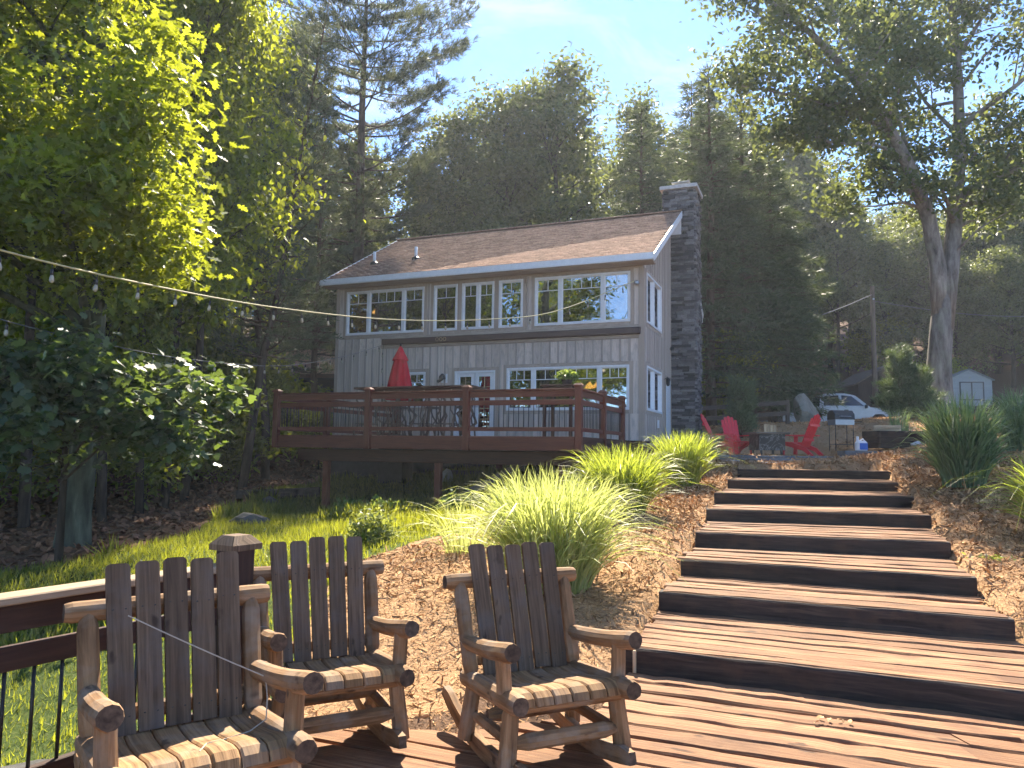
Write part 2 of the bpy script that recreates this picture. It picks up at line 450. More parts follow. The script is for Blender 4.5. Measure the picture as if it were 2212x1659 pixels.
M['rope'] = plain('straw_cable', (.50, .44, .22), rough=.7)
M['wire'] = plain('grey_wire', (.16, .16, .16), rough=.6)
M['bulb'] = surf('bulb_glass', [(.3, (.30, .27, .19)), (.7, (.42, .38, .28))], scale=5, rough=.15, bump=0, var=.03, spec=.6)
M['twine'] = plain('pale_twine', (.42, .36, .28), rough=.8)
M['gravel'] = surf('pale_gravel', [(.3, (.25, .24, .22)), (.7, (.48, .46, .43))], scale=12, rough=.9, bump=0, var=.35)
M['blue_label'] = plain('blue_label', (.03, .12, .45), rough=.4)
M['jug'] = plain('white_jug', (.7, .72, .75), rough=.35)
M['slate'] = surf('slate_slab', [(.3, (.09, .095, .10)), (.7, (.17, .175, .18))], scale=6, detail=8, rough=.8, bump=.5, bdist=.02, var=.25)
M['plant'] = leafmat('fern_leaf', [(.06, .13, .03), (.11, .2, .04)], (.4, .5, .08), .4)
M['terracotta'] = plain('dark_pot', (.05, .03, .025), rough=.7)
M['cone_lamp'] = emis('warm_lamp', (1.0, .45, .08), 1.3)
M['steel'] = plain('steel', (.35, .36, .38), rough=.4, metal=.8)
# ------------------------------------------------------------------ the ground
A22 = R(22.0)
RV = Vector((math.cos(A22), -math.sin(A22), 0)); NV = Vector((math.sin(A22), math.cos(A22), 0))
def hw(s, w, z=0.0):            # the house's own grid: s along the front, w back into the depth
    return RV*s + NV*w + Vector((0, 0, z))

CTRL = np.array([
 (-.8,4.8,-.10),(.3,5.0,-.08),(.75,5.9,.02),(-1.5,5.0,-.38),(-2.0,4.0,-.75),(-2.6,3.0,-.9),(-3.6,5.8,-.68),(-4,6.5,-.6),(-5.1,8,-.36),
 (-.9,7,.16),(-.3,8.5,.33),(-1.75,10,.30),(0,12,.50),(-.7,13.5,.36),(-1.95,11,.30),(-4.7,10,-.08),(-6.1,10,-.16),(-5.1,15,.15),(-7.3,13,-.05),(-10,15,-.05),
 (-8.6,20,.23),(-7.6,22,.42),(-7.9,25,.6),(-8.3,30,1.1),(-9.2,36,1.9),(-1.7,17.5,.36),(-4.6,18.7,.16),(1,16,.75),(.8,14,.62),(2.6,16.5,1.2),
 (.85,5.95,.08),(1.35,7.35,.25),(1.75,8.4,.42),(2.2,9.63,.58),(2.8,11.33,.75),(3.3,12.76,.92),(3.9,14.7,1.08),(4.6,16.2,1.25),
 (3.5,4.9,.06),(4.25,6.3,.27),(4.6,7.4,.44),(5.2,8.9,.62),(6.0,10.7,.82),(6.7,12.46,1.0),(7.3,13.95,1.2),(8.2,15.9,1.42),
 (.6,7.2,.20),(1.4,9.7,.55),(1.7,11,.68),(2.2,13,.85),
 (7.3,12.5,1.18),(6.3,9.0,.66),(5.3,6.4,.36),(4.6,4.2,.14),(5.2,3,.05),(9,14,1.6),(9.5,17,1.75),(9.5,9,1.0),(11,20,2.2),(13.4,24,2.75),(16.1,28.8,3.35),(12,17,2.2),(14,12,2.0),
 (3.67,21.1,1.85),(4.6,18.6,1.50),(6,18.9,1.52),(8,18.6,1.56),(5.5,21.5,1.62),(7,22,1.62),(8.6,21.5,1.66),(9.4,20.2,1.74),(8,24,2.2),(6,24,2.0),
 (9,27,2.75),(6,27,2.5),(11.2,29,2.8),(10,33,2.8),(14,33,2.8),(17,40,2.75),(12,42,3.0),(20,32,2.6),(26,46,4.4),(30,60,8),(0,60,6),(-30,60,6),(0,42,3),(-20,40,2.5),
 (-5.76,24.9,.55),(-3,26,1.2),(3,30,2.3),(-20,20,.2),(-20,10,-.3),(-10,0,-1.2),(8,0,-.25),(0,0,-.9),(0,-10,-1.6),(-30,-30,-2.5),(30,-30,-1.5),(0,-60,-3),(-60,-60,-3),(60,-60,-2),
 (50,110,22),(-50,110,20),(0,110,21),(70,40,9),(-60,40,4),(70,0,3),(-60,0,-1),(25,15,3.0),(25,25,3.0),(-70,110,20),(80,110,24)], dtype=float)

def rbf_fit(P, z):
    d = np.linalg.norm(P[:, None]-P[None], axis=2); n = len(P)
    K = np.zeros((n+3, n+3)); K[:n, :n] = d + np.eye(n)*(-.08)
    K[:n, n] = 1; K[:n, n+1:] = P; K[n, :n] = 1; K[n+1:, :n] = P.T
    return np.linalg.solve(K, np.concatenate([z, [0, 0, 0]]))
_W = rbf_fit(CTRL[:, :2], CTRL[:, 2])
def rbf(X, Y):
    out = np.full(X.shape, _W[-3]) + _W[-2]*X + _W[-1]*Y
    for (a, b, _), w in zip(CTRL, _W): out = out + w*np.hypot(X-a, Y-b)
    return out

# steps: (left front corner, right front corner, tread height); the riser rises 0.165 to that height
STEPS = [((.91,5.94),(4.35,4.54),.165), ((1.45,7.35),(4.09,6.33),.33), ((1.83,8.40),(4.43,7.38),.495), ((2.31,9.63),(5.05,8.89),.66),
         ((2.93,11.33),(5.84,10.69),.825), ((3.40,12.76),(6.53,12.46),.99), ((4.08,14.50),(7.09,14.05),1.155), ((4.84,16.19),(7.95,15.95),1.32)]
TOPEND = ((5.2, 17.3), (8.3, 17.1))
PLAT = [(-1.60, 4.62), (-.72, 4.68), (-.30, 4.66), (.55, 5.0), (.91, 5.94), (4.35, 4.54), (5.2, 2.2), (5.2, .2), (-3.6, .2), (-2.26, 3.42)]

def in_poly(X, Y, poly):
    ins = np.zeros(X.shape, bool); n = len(poly)
    for i in range(n):
        (x0, y0), (x1, y1) = poly[i], poly[(i+1) % n]
        c = (y0 > Y) != (y1 > Y)
        ins ^= c & (X < (x1-x0)*(Y-y0)/((y1-y0) if y1 != y0 else 1e-9) + x0)
    return ins

def axis(lo, hi, d0, d1, fine, grow):
    a = list(np.arange(d0, d1, fine)); st = fine
    x = d0
    while x > lo: st = min(st*grow, 4.0); x -= st; a.insert(0, x)
    st = fine; x = a[-1]
    while x < hi: st = min(st*grow, 4.0); x += st; a.append(x)
    return np.array(a)
GX = axis(-110, 120, -9, 11, .14, 1.10); GY = axis(-90, 150, 3.5, 24, .14, 1.10)
XX, YY = np.meshgrid(GX, GY)
ZZ = rbf(XX, YY)
_rs = np.random.RandomState(3)
def lump(X, Y, f, seed):
    r = np.random.RandomState(seed); o = np.zeros(X.shape)
    for _ in range(7):
        a = r.uniform(0, 6.28); k = f*r.uniform(.6, 1.6)
        o += np.sin((X*math.cos(a)+Y*math.sin(a))*k + r.uniform(0, 6.28))
    return o/7
ZZ += .05*lump(XX, YY, 2.2, 1) + .02*lump(XX, YY, 7, 2)
# the ground stays below the treads and the platform
for i, (a, b, z) in enumerate(STEPS):
    c, d = (STEPS[i+1][0], STEPS[i+1][1]) if i < 7 else TOPEND
    quad = [(a[0]-.06, a[1]-.12), (b[0]+.06, b[1]-.12), (d[0]+.10, d[1]+.17), (c[0]-.02, c[1]+.17)]
    k = in_poly(XX, YY, quad)
    ZZ[k] = np.minimum(ZZ[k], z-.10)
PL2 = [(-1.62, 4.66), (-.72, 4.72), (-.30, 4.70), (.55, 5.06), (.93, 6.15), (4.45, 4.72), (5.2, 2.2), (5.2, .2), (-3.6, .2), (-2.26, 3.42)]
k = in_poly(XX, YY, PL2); ZZ[k] = np.minimum(ZZ[k], -.16)
# level terrace for the fire table
k = in_poly(XX, YY, [(4.7, 18.75), (9.0, 18.75), (9.0, 22.6), (4.7, 22.6)]); ZZ[k] = 1.60 + .008*lump(XX, YY, 6, 5)[k]

def gz(x, y):
    i = int(np.clip(np.searchsorted(GX, x)-1, 0, len(GX)-2)); j = int(np.clip(np.searchsorted(GY, y)-1, 0, len(GY)-2))
    u = (x-GX[i])/(GX[i+1]-GX[i]); v = (y-GY[j])/(GY[j+1]-GY[j])
    return float((ZZ[j, i]*(1-u)+ZZ[j, i+1]*u)*(1-v) + (ZZ[j+1, i]*(1-u)+ZZ[j+1, i+1]*u)*v)
def gza(x, y):
    i = np.clip(np.searchsorted(GX, x)-1, 0, len(GX)-2); j = np.clip(np.searchsorted(GY, y)-1, 0, len(GY)-2)
    u = (x-GX[i])/(GX[i+1]-GX[i]); v = (y-GY[j])/(GY[j+1]-GY[j])
    return (ZZ[j, i]*(1-u)+ZZ[j, i+1]*u)*(1-v) + (ZZ[j+1, i]*(1-u)+ZZ[j+1, i+1]*u)*v

MULCH = [(-1.45, 4.6), (-1.9, 7.5), (-1.9, 9.6), (-1.0, 11.2), (.2, 12.2), (.9, 14), (1.6, 15.4), (3.0, 17.5), (3.8, 21), (6, 27), (13, 31), (17, 26), (15, 16), (11, 5), (7, 1), (4.5, 2), (.9, 5.9)]
LAWN = [(-1.45, 4.6), (-1.9, 7.5), (-1.9, 9.6), (-1.0, 11.2), (.2, 12.2), (.9, 14), (1.6, 15.4), (3.0, 17.5), (3.4, 20.5), (-5.5, 24.5), (-6.9, 22.5), (-6.6, 18), (-5.7, 14), (-6.4, 11.5), (-8.8, 9), (-13, 7), (-16, 0), (-3.6, .2), (-2.26, 3.42)]
LAWN2 = [(18, 28), (24, 27), (34, 38), (30, 45), (22, 40)]
DRIVE = [(12, 36), (30, 33), (30, 41), (22, 45), (12, 45)]
wob = .25*lump(XX, YY, 3.0, 8)
zm = in_poly(XX+wob, YY+wob, MULCH).astype(float)
zl = np.maximum(in_poly(XX+wob, YY+wob, LAWN), in_poly(XX+wob, YY+wob, LAWN2)).astype(float)*(1-zm)
zg = in_poly(XX, YY, DRIVE).astype(float)*(1-zm)
ny, nx = XX.shape
idx = np.arange(nx*ny).reshape(ny, nx)
F = np.stack([idx[:-1, :-1], idx[:-1, 1:], idx[1:, 1:], idx[1:, :-1]], axis=-1).reshape(-1, 4)

def ground_material():
    m, nt, b = new_mat('ground_cover')
    at = nt.nodes.new('ShaderNodeAttribute'); at.attribute_name = 'zone'
    sp = nt.nodes.new('ShaderNodeSeparateColor'); nt.links.new(at.outputs['Color'], sp.inputs[0])
    v = coords(nt, 'World', (1, 1, 1), False)
    n1 = noise_node(nt, v, 26, 8, .7); n2 = noise_node(nt, v, 3.2, 6, .6); n3 = noise_node(nt, v, 60, 5, .7)
    litter = ramp_node(nt, n1, [(.3, (.035, .022, .015)), (.5, (.12, .072, .045)), (.7, (.22, .14, .095))])
    mulch = ramp_node(nt, n3, [(.3, (.16, .09, .042)), (.5, (.38, .225, .115)), (.72, (.56, .37, .21))])
    lawn = ramp_node(nt, n1, [(.3, (.035, .05, .014)), (.5, (.06, .09, .02)), (.75, (.12, .12, .045))])
    drive = ramp_node(nt, n1, [(.3, (.11, .10, .09)), (.7, (.22, .20, .18))])
    def soft(c):
        ad = nt.nodes.new('ShaderNodeMath'); ad.operation = 'ADD'; nt.links.new(c, ad.inputs[0])
        mr = nt.nodes.new('ShaderNodeMapRange'); mr.inputs[1].default_value = .3; mr.inputs[2].default_value = .7; mr.inputs[3].default_value = -.35; mr.inputs[4].default_value = .35
        nt.links.new(n2, mr.inputs[0]); nt.links.new(mr.outputs[0], ad.inputs[1])
        st = nt.nodes.new('ShaderNodeMapRange'); st.inputs[1].default_value = .38; st.inputs[2].default_value = .62
        nt.links.new(ad.outputs[0], st.inputs[0])
        return st.outputs[0]
    col = litter
    for ch, c in (('Blue', drive), ('Green', lawn), ('Red', mulch)):
        mx = nt.nodes.new('ShaderNodeMixRGB'); nt.links.new(soft(sp.outputs[ch]), mx.inputs['Fac'])
        nt.links.new(col, mx.inputs['Color1']); nt.links.new(c, mx.inputs['Color2']); col = mx.outputs['Color']
    nt.links.new(col, b.inputs['Base Color'])
    b.inputs['Roughness'].default_value = .95; b.inputs['Specular IOR Level'].default_value = .1
    bp = nt.nodes.new('ShaderNodeBump'); bp.inputs['Strength'].default_value = .8; bp.inputs['Distance'].default_value = .03
    nt.links.new(n1, bp.inputs['Height']); nt.links.new(bp.outputs['Normal'], b.inputs['Normal'])
    return m

me = np_mesh('ground', np.stack([XX.ravel(), YY.ravel(), ZZ.ravel()], 1), F, ground_material(), smooth=True)
ca = me.color_attributes.new('zone', 'FLOAT_COLOR', 'POINT')
ca.data.foreach_set('color', np.stack([zm.ravel(), zl.ravel(), zg.ravel(), np.ones(nx*ny)], 1).astype(np.float32).ravel())
g = link('ground', me); g['kind'] = 'structure'

# ---- leaf-shaped pieces scattered by the thousand
def frames(rng, n, up, tilt):
    """random right-handed frames whose third axis is near 'up' (n,3) or (3,)"""
    nrm = np.asarray(up, float) + rng.normal(0, tilt, (n, 3))
    nrm /= np.linalg.norm(nrm, axis=1)[:, None]
    t = rng.normal(0, 1, (n, 3)); t -= nrm*np.sum(t*nrm, 1)[:, None]; t /= np.linalg.norm(t, axis=1)[:, None]
    return t, np.cross(nrm, t), nrm

def scatter(name, pos, T, B, N, size, tmpl, mat, faces=None):
    """copies of a small template laid at pos with the frame T,B,N -> one mesh"""
    tv = np.asarray(tmpl, float); n, k = len(pos), len(tv)
    size = np.broadcast_to(np.asarray(size, float), (n,))[:, None, None]
    Vv = pos[:, None, :] + size*(T[:, None, :]*tv[None, :, 0, None] + B[:, None, :]*tv[None, :, 1, None] + N[:, None, :]*tv[None, :, 2, None])
    fa = np.asarray(faces if faces is not None else [list(range(k))])
    Ff = (np.arange(n)[:, None, None]*k + fa[None]).reshape(-1, fa.shape[1])
    return np_mesh(name, Vv.reshape(-1, 3), Ff, mat)

DIAMOND = [(0, 0, 0), (.5, -.28, .06), (1, 0, -.06), (.5, .28, .06)]
SHRED = [(-.5, -.06, 0), (.5, -.07, .05), (.5, .05, .05), (-.5, .07, 0)]
LEAF6 = [(0, 0, 0), (.3, -.27, .07), (.72, -.22, .05), (1, 0, -.1), (.72, .22, .05), (.3, .27, .07)]
OAK = [(0, -.02, 0), (.16, -.13, .03), (.26, -.06, .01), (.42, -.30, .06), (.52, -.10, .01), (.70, -.30, .04), (.76, -.09, 0), (.90, -.14, 0), (1, 0, -.06),
       (.90, .14, 0), (.76, .09, 0), (.70, .30, .04), (.52, .10, .01), (.42, .30, .06), (.26, .06, .01), (.16, .13, .03)]
MAPLE = [(0, -.02, 0), (.12, -.34, .05), (.34, -.26, .02), (.50, -.56, .02), (.58, -.22, .02), (.78, -.26, 0), (1, 0, -.08),
         (.78, .26, 0), (.58, .22, .02), (.50, .56, .02), (.34, .26, .02), (.12, .34, .05)]

rng = np.random.RandomState(11)
def sample_poly(poly, n, keep=None):
    p = np.array(poly); lo, hi = p.min(0), p.max(0)
    q = rng.uniform(lo, hi, (int(n*2.6), 2))
    k = in_poly(q[:, 0], q[:, 1], poly)
    q = q[k]
    return q[:n]

STAIR_POLY = [(s[0][0], s[0][1]) for s in STEPS] + [TOPEND[0], TOPEND[1]] + [(s[1][0], s[1][1]) for s in reversed(STEPS)]
def off_stairs(q):
    k = in_poly(q[:, 0], q[:, 1], STAIR_POLY) | in_poly(q[:, 0], q[:, 1], PLAT)
    return q[~k]

# mulch shreds: thick near, thinner far
near = off_stairs(sample_poly([(-1.6, 4.7), (-2.0, 9.6), (.2, 12.2), (1.2, 14.5), (3.0, 17.5), (9.5, 18.5), (10, 12), (7, 4), (4.4, 2)], 125000))
P = np.column_stack([near, gza(near[:, 0], near[:, 1]) + .006])
T, B, N = frames(rng, len(P), (0, 0, 1), .55)
dd = np.hypot(P[:, 0], P[:, 1])
o = link('mulch_shreds', scatter('mulch_shreds', P, T, B, N, (rng.uniform(.03, .08, len(P))+.09*(rng.uniform(0, 1, len(P)) > .93))*np.clip(dd/8, .8, 1.8), SHRED, M['mulch_bits']))
tag(o, 'tan shredded bark mulch spread over the bank beside the steps', 'mulch', kind='stuff')
far = off_stairs(sample_poly([(4, 18.8), (4.2, 22), (6, 27), (13, 31), (16, 24), (11, 14), (9, 15)], 12000))
P = np.column_stack([far, gza(far[:, 0], far[:, 1]) + .01])
T, B, N = frames(rng, len(P), (0, 0, 1), .4)
o = link('leafy_mulch', scatter('leafy_mulch', P, T, B, N, rng.uniform(.08, .2, len(P)), SHRED, M['mulch_bits']))
tag(o, 'brown mulch and twigs covering the bank behind the fire table', 'mulch', kind='stuff')
# dead leaves in the wood on the left
q = sample_poly([(-6.9, 22.5), (-6.6, 18), (-5.7, 14), (-6.4, 11.5), (-8.8, 9), (-12, 8), (-22, 12), (-20, 38), (-6, 38), (-5.9, 25)], 26000)
P = np.column_stack([q, gza(q[:, 0], q[:, 1]) + .012])
T, B, N = frames(rng, len(P), (0, 0, 1), .5)
o = link('leaf_litter', scatter('leaf_litter', P, T, B, N, rng.uniform(.08, .2, len(P)), LEAF6, M['litter_bits']))
tag(o, 'reddish brown dead leaves on the slope under the left trees', 'leaf litter', kind='stuff')
# lawn
q = sample_poly(LAWN, 150000)
q = q[rng.uniform(0, 1, len(q)) < np.clip(1.2 - q[:, 1]/34, .35, 1)]
P = np.column_stack([q, gza(q[:, 0], q[:, 1]) - .005])
dd = np.hypot(P[:, 0], P[:, 1])
T, B, N = frames(rng, len(P), (0, 0, 1), .1)
up = np.array([0, 0, 1.0]) + rng.normal(0, .38, (len(P), 3)); up /= np.linalg.norm(up, axis=1)[:, None]
tall = 1 + 1.3*(lump(P[:, 0], P[:, 1], 1.6, 21) > .25)
BL = [(0, -.07, 0), (0, .07, 0), (.12, 0, 1)]
o = link('lawn_grass', scatter('lawn_grass', P, T, B, up, rng.uniform(.05, .11, len(P))*np.clip(dd/9, .9, 1.6)*tall, BL, M['lawn']))
tag(o, 'green lawn grass sloping down below the raised deck', 'grass', kind='stuff')
q = sample_poly(LAWN2, 6000)
P = np.column_stack([q, gza(q[:, 0], q[:, 1])])
T, B, N = frames(rng, len(P), (0, 0, 1), .1)
up = np.array([0, 0, 1.0]) + rng.normal(0, .38, (len(P), 3))
o = link('far_grass', scatter('far_grass', P, T, B, up, rng.uniform(.12, .25, len(P)), BL, M['lawn']))
tag(o, 'small patch of sunny grass by the white shed', 'grass', kind='stuff')
# ------------------------------------------------------------------ the house
HX, HW0 = -4.51, 20.94
DZ = 1.95                                    # floor and deck level
p = hw(HX, HW0)
house = thing('wooden_house', 'two storey house with grey board and batten siding and brown shingle roof', 'house', (p.x, p.y, 0.0), -A22)
WL = -10.25                                  # left end of the front wall (right end is 0)
BACK = 8.55
EZ, RZ, RY = 7.06, 9.72, 4.26                # roof deck at the eave, ridge height, ridge depth
SLOPE = (RZ-EZ)/(RY+.54)

def rect_sub(rects, hole):
    out = []
    a0, a1, b0, b1 = hole
    for (x0, x1, z0, z1) in rects:
        if a1 <= x0 or a0 >= x1 or b1 <= z0 or b0 >= z1:
            out.append((x0, x1, z0, z1)); continue
        if z0 < b0: out.append((x0, x1, z0, b0))
        if b1 < z1: out.append((x0, x1, b1, z1))
        c0, c1 = max(z0, b0), min(z1, b1)
        if x0 < a0: out.append((x0, a0, c0, c1))
        if a1 < x1: out.append((a1, x1, c0, c1))
    return [r for r in out if r[1]-r[0] > .012 and r[3]-r[2] > .012]

def fb(mb, side, u0, u1, v0, v1, d0, d1):
    """box on a wall face: u along it, v up, d outwards"""
    if side == 'front': mb.box(u0, u1, -d1, -d0, v0, v1)
    else: mb.box(d0, d1, u0, u1, v0, v1)

# openings: u0,u1,v0,v1
W_UP = (5.33, 6.78); W_LO = (2.83, 4.10)
FRONT_WIN = [  # (u0, u1, v0, v1, [sash splits], [top lights])
 (-9.86, -6.97, *W_UP, [-9.02, -7.72], [2, 4, 2]),
 (-6.62, -5.80, *W_UP, [], [2]),
 (-5.64, -4.56, *W_UP, [-5.10], [2, 2]),
 (-4.40, -3.62, *W_UP, [], [2]),
 (-3.24, -.36, *W_UP, [-2.45, -1.16], [2, 4, 2]),
 (-4.11, -.39, *W_LO, [-3.27, -1.26], [3, 6, 3]),
 (-7.50, -6.86, 2.95, 4.06, [], [2]),
]
DOOR = (-5.84, -4.49, 1.96, 4.05)
SIDE_WIN = [(.30, 2.45, *W_UP, [1.32], [0, 0]), (.30, 2.45, *W_LO, [1.32], [0, 0])]
SIDE_DOOR = (3.25, 4.12, 1.96, 4.0)
TR = .11
f_holes = [(w[0], w[1], w[2], w[3]) for w in FRONT_WIN] + [DOOR]
s_holes = [(w[0], w[1], w[2], w[3]) for w in SIDE_WIN] + [SIDE_DOOR]

def rake_z(y):                                # underside of the roof at depth y
    return (EZ + (y+.54)*SLOPE if y <= RY else RZ - (y-RY)*SLOPE) - .10

# wall cores
mb = MB()
rects = [(WL, 0, .2, 6.90)]
for h in f_holes: rects = rect_sub(rects, h)
for r in rects: mb.box(r[0], r[1], .004, .15, r[2], r[3])
mb.build('front_wall', M['trim'], house)
mb = MB()
rects = [(.154, BACK, .8, 6.88)]
for h in s_holes: rects = rect_sub(rects, h)
for r in rects: mb.box(-.16, -.006, r[0], r[1], r[2], r[3])
mb.prism([(.0, 6.89), (BACK, 6.89), (BACK, rake_z(BACK)), (RY, rake_z(RY)-.01), (.0, rake_z(0))], -.16, -.006, 'YZ')
mb.build('side_wall', M['trim'], house)
mb = MB(); mb.box(WL+.002, WL+.15, .154, BACK, .2, 6.9); mb.prism([(.0, 6.905), (BACK, 6.905), (BACK, rake_z(BACK)), (RY, rake_z(RY)-.01), (.0, rake_z(0))], WL+.002, WL+.15, 'YZ'); mb.build('end_wall', M['siding'], house)
mb = MB(); mb.box(WL, 0, BACK+.01, BACK+.15, .2, 7.1); mb.build('rear_wall', M['siding'], house)
mb = MB(); mb.box(WL-.02, -.02, -.03, .002, .1, 1.64); mb.build('foundation_wall', M['dark_wall'], house)

# boards and battens, each one a piece
ub = MB(); ub.box(-.5, .5, -.5, .5, -.5, .5)
def ubox(mat, nm):
    b = MB(); b.bar((0, 0, -.5), (0, 0, .5), 1, 1, (0, 1, 0)); return b.mesh(nm, mat)
UB = {k: ubox(M[k], 'unit_'+k) for k in ('siding', 'trim', 'white', 'batten')}
def piece(name, key, side, u0, u1, v0, v1, d0, d1, parent=house):
    me = UB[key]
    if side == 'front': return link(name, me, parent, ((u0+u1)/2, -(d0+d1)/2, (v0+v1)/2), None, (u1-u0, d1-d0, v1-v0))
    return link(name, me, parent, ((d0+d1)/2, (u0+u1)/2, (v0+v1)/2), None, (d1-d0, u1-u0, v1-v0))

def side_run(side, u_lo, u_hi, v_lo, top, holes, pitch):
    n = max(1, round((u_hi-u_lo)/pitch)); w = (u_hi-u_lo)/n
    pad = [(h[0]-TR, h[1]+TR, h[2]-TR, h[3]+TR) for h in holes]
    for i in range(n):
        a, b = u_lo+i*w, u_lo+(i+1)*w
        rs = [(a+.002, b-.002, v_lo, min(top(a), top(b)))]
        for h in pad: rs = rect_sub(rs, h)
        for r in rs: piece('siding_board', 'siding', side, r[0], r[1], r[2], r[3], .0, .018)
        if i:
            rs = [(a-.027, a+.027, v_lo, top(a)-.01)]
            for h in pad: rs = rect_sub(rs, h)
            for r in rs:
                if r[1]-r[0] > .03: piece('batten', 'batten', side, r[0], r[1], r[2], r[3], .018, .050)

BAND = (-8.40, -.06, 4.95, 5.16)
side_run('front', WL+.12, -.12, 1.66, lambda u: 4.86, f_holes + [(BAND[0], BAND[1], 4.95, 5.2)], .262)
side_run('front', WL+.12, -8.52, 4.862, lambda u: 5.20, [], .262)
side_run('front', WL+.12, -.12, 5.24, lambda u: 6.86, [(w[0], w[1], w[2], w[3]) for w in FRONT_WIN[:5]], .42)
side_run('side', .12, BACK, 1.2, lambda y: rake_z(y)-.02, s_holes, .262)
# flat trim boards
for a in ((WL, WL+.118), (-.118, 0.0)):
    piece('corner_board', 'trim', 'front', a[0], a[1], 1.66, 6.86, .0, .048)
piece('corner_board', 'trim', 'side', -.046, .118, 1.2, 6.86, .0, .046)
piece('belt_board', 'trim', 'front', -8.52, -.12, 4.862, 4.948, .0, .046)
piece('belt_board', 'trim', 'front', -8.52, -.12, 5.165, 5.238, .0, .046)
piece('frieze_board', 'trim', 'front', WL, 0, 6.862, 6.90, .0, .06)

def casing(side, w):
    u0, u1, v0, v1 = w[:4]
    piece('casing', 'trim', side, u0-TR+.004, u0-.001, v0-TR+.004, v1+TR-.004, .0, .034)
    piece('casing', 'trim', side, u1+.001, u1+TR-.004, v0-TR+.004, v1+TR-.004, .0, .034)
    piece('casing', 'trim', side, u0, u1, v1+.001, v1+TR-.004, .0, .036)
    piece('casing', 'trim', side, u0, u1, v0-TR+.004, v0-.001, .0, .036)

def window(side, w):
    u0, u1, v0, v1, splits, lights = w
    mb = MB(); fw = .062
    fb(mb, side, u0, u0+fw, v0+fw, v1-fw, -.05, .055); fb(mb, side, u1-fw, u1, v0+fw, v1-fw, -.05, .055)
    fb(mb, side, u0, u1, v1-fw, v1, -.05, .058); fb(mb, side, u0, u1, v0, v0+fw, -.05, .062)
    for s in splits: fb(mb, side, s-.055, s+.055, v0+fw, v1-fw, -.05, .050)
    win = mb.build('window', M['white'], house)
    ed = [u0+fw] + [x for s in splits for x in (s-.055, s+.055)] + [u1-fw]
    for k, nl in enumerate(lights):
        a, b = ed[2*k], ed[2*k+1]
        pm = MB(); fb(pm, side, a, b, v0+fw, v1-fw, -.012, -.006); pm.build('pane', M['glass'], win)
        sm = MB(); e = .022
        fb(sm, side, a, a+e, v0+fw, v1-fw, -.03, .012); fb(sm, side, b-e, b, v0+fw, v1-fw, -.03, .012)
        fb(sm, side, a+e, b-e, v0+fw, v0+fw+e, -.03, .012); fb(sm, side, a+e, b-e, v1-fw-e, v1-fw, -.03, .012)
        sm.build('sash', M['white'], win)
        if nl:
            zc = v1-fw-(v1-v0)*.235
            gm = MB(); fb(gm, side, a+e, b-e, zc-.011, zc+.011, -.004, .008)
            for i in range(1, nl):
                x = a+(b-a)*i/nl; fb(gm, side, x-.009, x+.009, zc+.011, v1-fw-e, -.004, .007)
            gm.build('muntin_grid', M['white'], win)
    casing(side, w)
    return win
for w in FRONT_WIN: window('front', w)
for w in SIDE_WIN: window('side', w)

# french doors
u0, u1, v0, v1 = DOOR
casing('front', DOOR)
mb = MB(); fb(mb, 'front', u0, u0+.05, v0, v1-.06, -.06, .05); fb(mb, 'front', u1-.05, u1, v0, v1-.06, -.06, .05); fb(mb, 'front', u0, u1, v1-.06, v1, -.06, .052)
mb.build('door_frame', M['white'], house)
mid = (u0+u1)/2
for a, b in ((u0+.054, mid-.012), (mid+.012, u1-.054)):
    mb = MB(); st = .11
    fb(mb, 'front', a, a+st, v0+.02, v1-.065, -.03, .022); fb(mb, 'front', b-st, b, v0+.02, v1-.065, -.03, .022)
    fb(mb, 'front', a+st, b-st, v0+.02, v0+.3, -.03, .02); fb(mb, 'front', a+st, b-st, v1-.065-st, v1-.065, -.03, .02)
    dr = mb.build('door', M['white'], house)
    pm = MB(); fb(pm, 'front', a+st, b-st, v0+.3, v1-.065-st, -.008, -.002); pm.build('pane', M['glass'], dr)
    gm = MB(); zc0, zc1 = v0+.3, v1-.065-st
    fb(gm, 'front', (a+b)/2-.011, (a+b)/2+.011, zc0, zc1, .0, .010)
    for i in range(1, 5): fb(gm, 'front', a+st, b-st, zc0+(zc1-zc0)*i/5-.010, zc0+(zc1-zc0)*i/5+.010, .0, .009)
    gm.build('muntin_grid', M['split_wood'], dr)
    hm = MB(); hx = b-.05 if a < mid-.2 else a+.05
    hm.tube([(hx, -.02, 2.95), (hx, -.07, 2.95), (hx+.09, -.075, 2.95)], .012); hm.build('door_handle', M['steel'], dr)
# side door
u0, u1, v0, v1 = SIDE_DOOR
casing('side', SIDE_DOOR)
mb = MB(); fb(mb, 'side', u0, u1, v0, v1, -.03, .02)
fb(mb, 'side', u0+.1, u1-.1, v0+.15, v0+.8, .02, .03); fb(mb, 'side', u0+.1, u1-.1, v0+.95, v1-.15, .02, .03)
sd = mb.build('side_door', M['white'], house)
# dark awning box above the ground floor
mb = MB(); mb.bar((BAND[0], -.09, 5.05), (BAND[1], -.09, 5.05), .16, .19, ch=.02); aw = mb.build('awning_box', M['brown_metal'], house)
mb = MB()
for t in range(3):
    cx = -6.28 + (t-1)*.13; mb.tube([(cx+.05*math.cos(k*.7), -.178, 5.05+.055*math.sin(k*.7)) for k in range(10)], .007, 5)
mb.build('horseshoe_ornament', M['split_wood'], house)

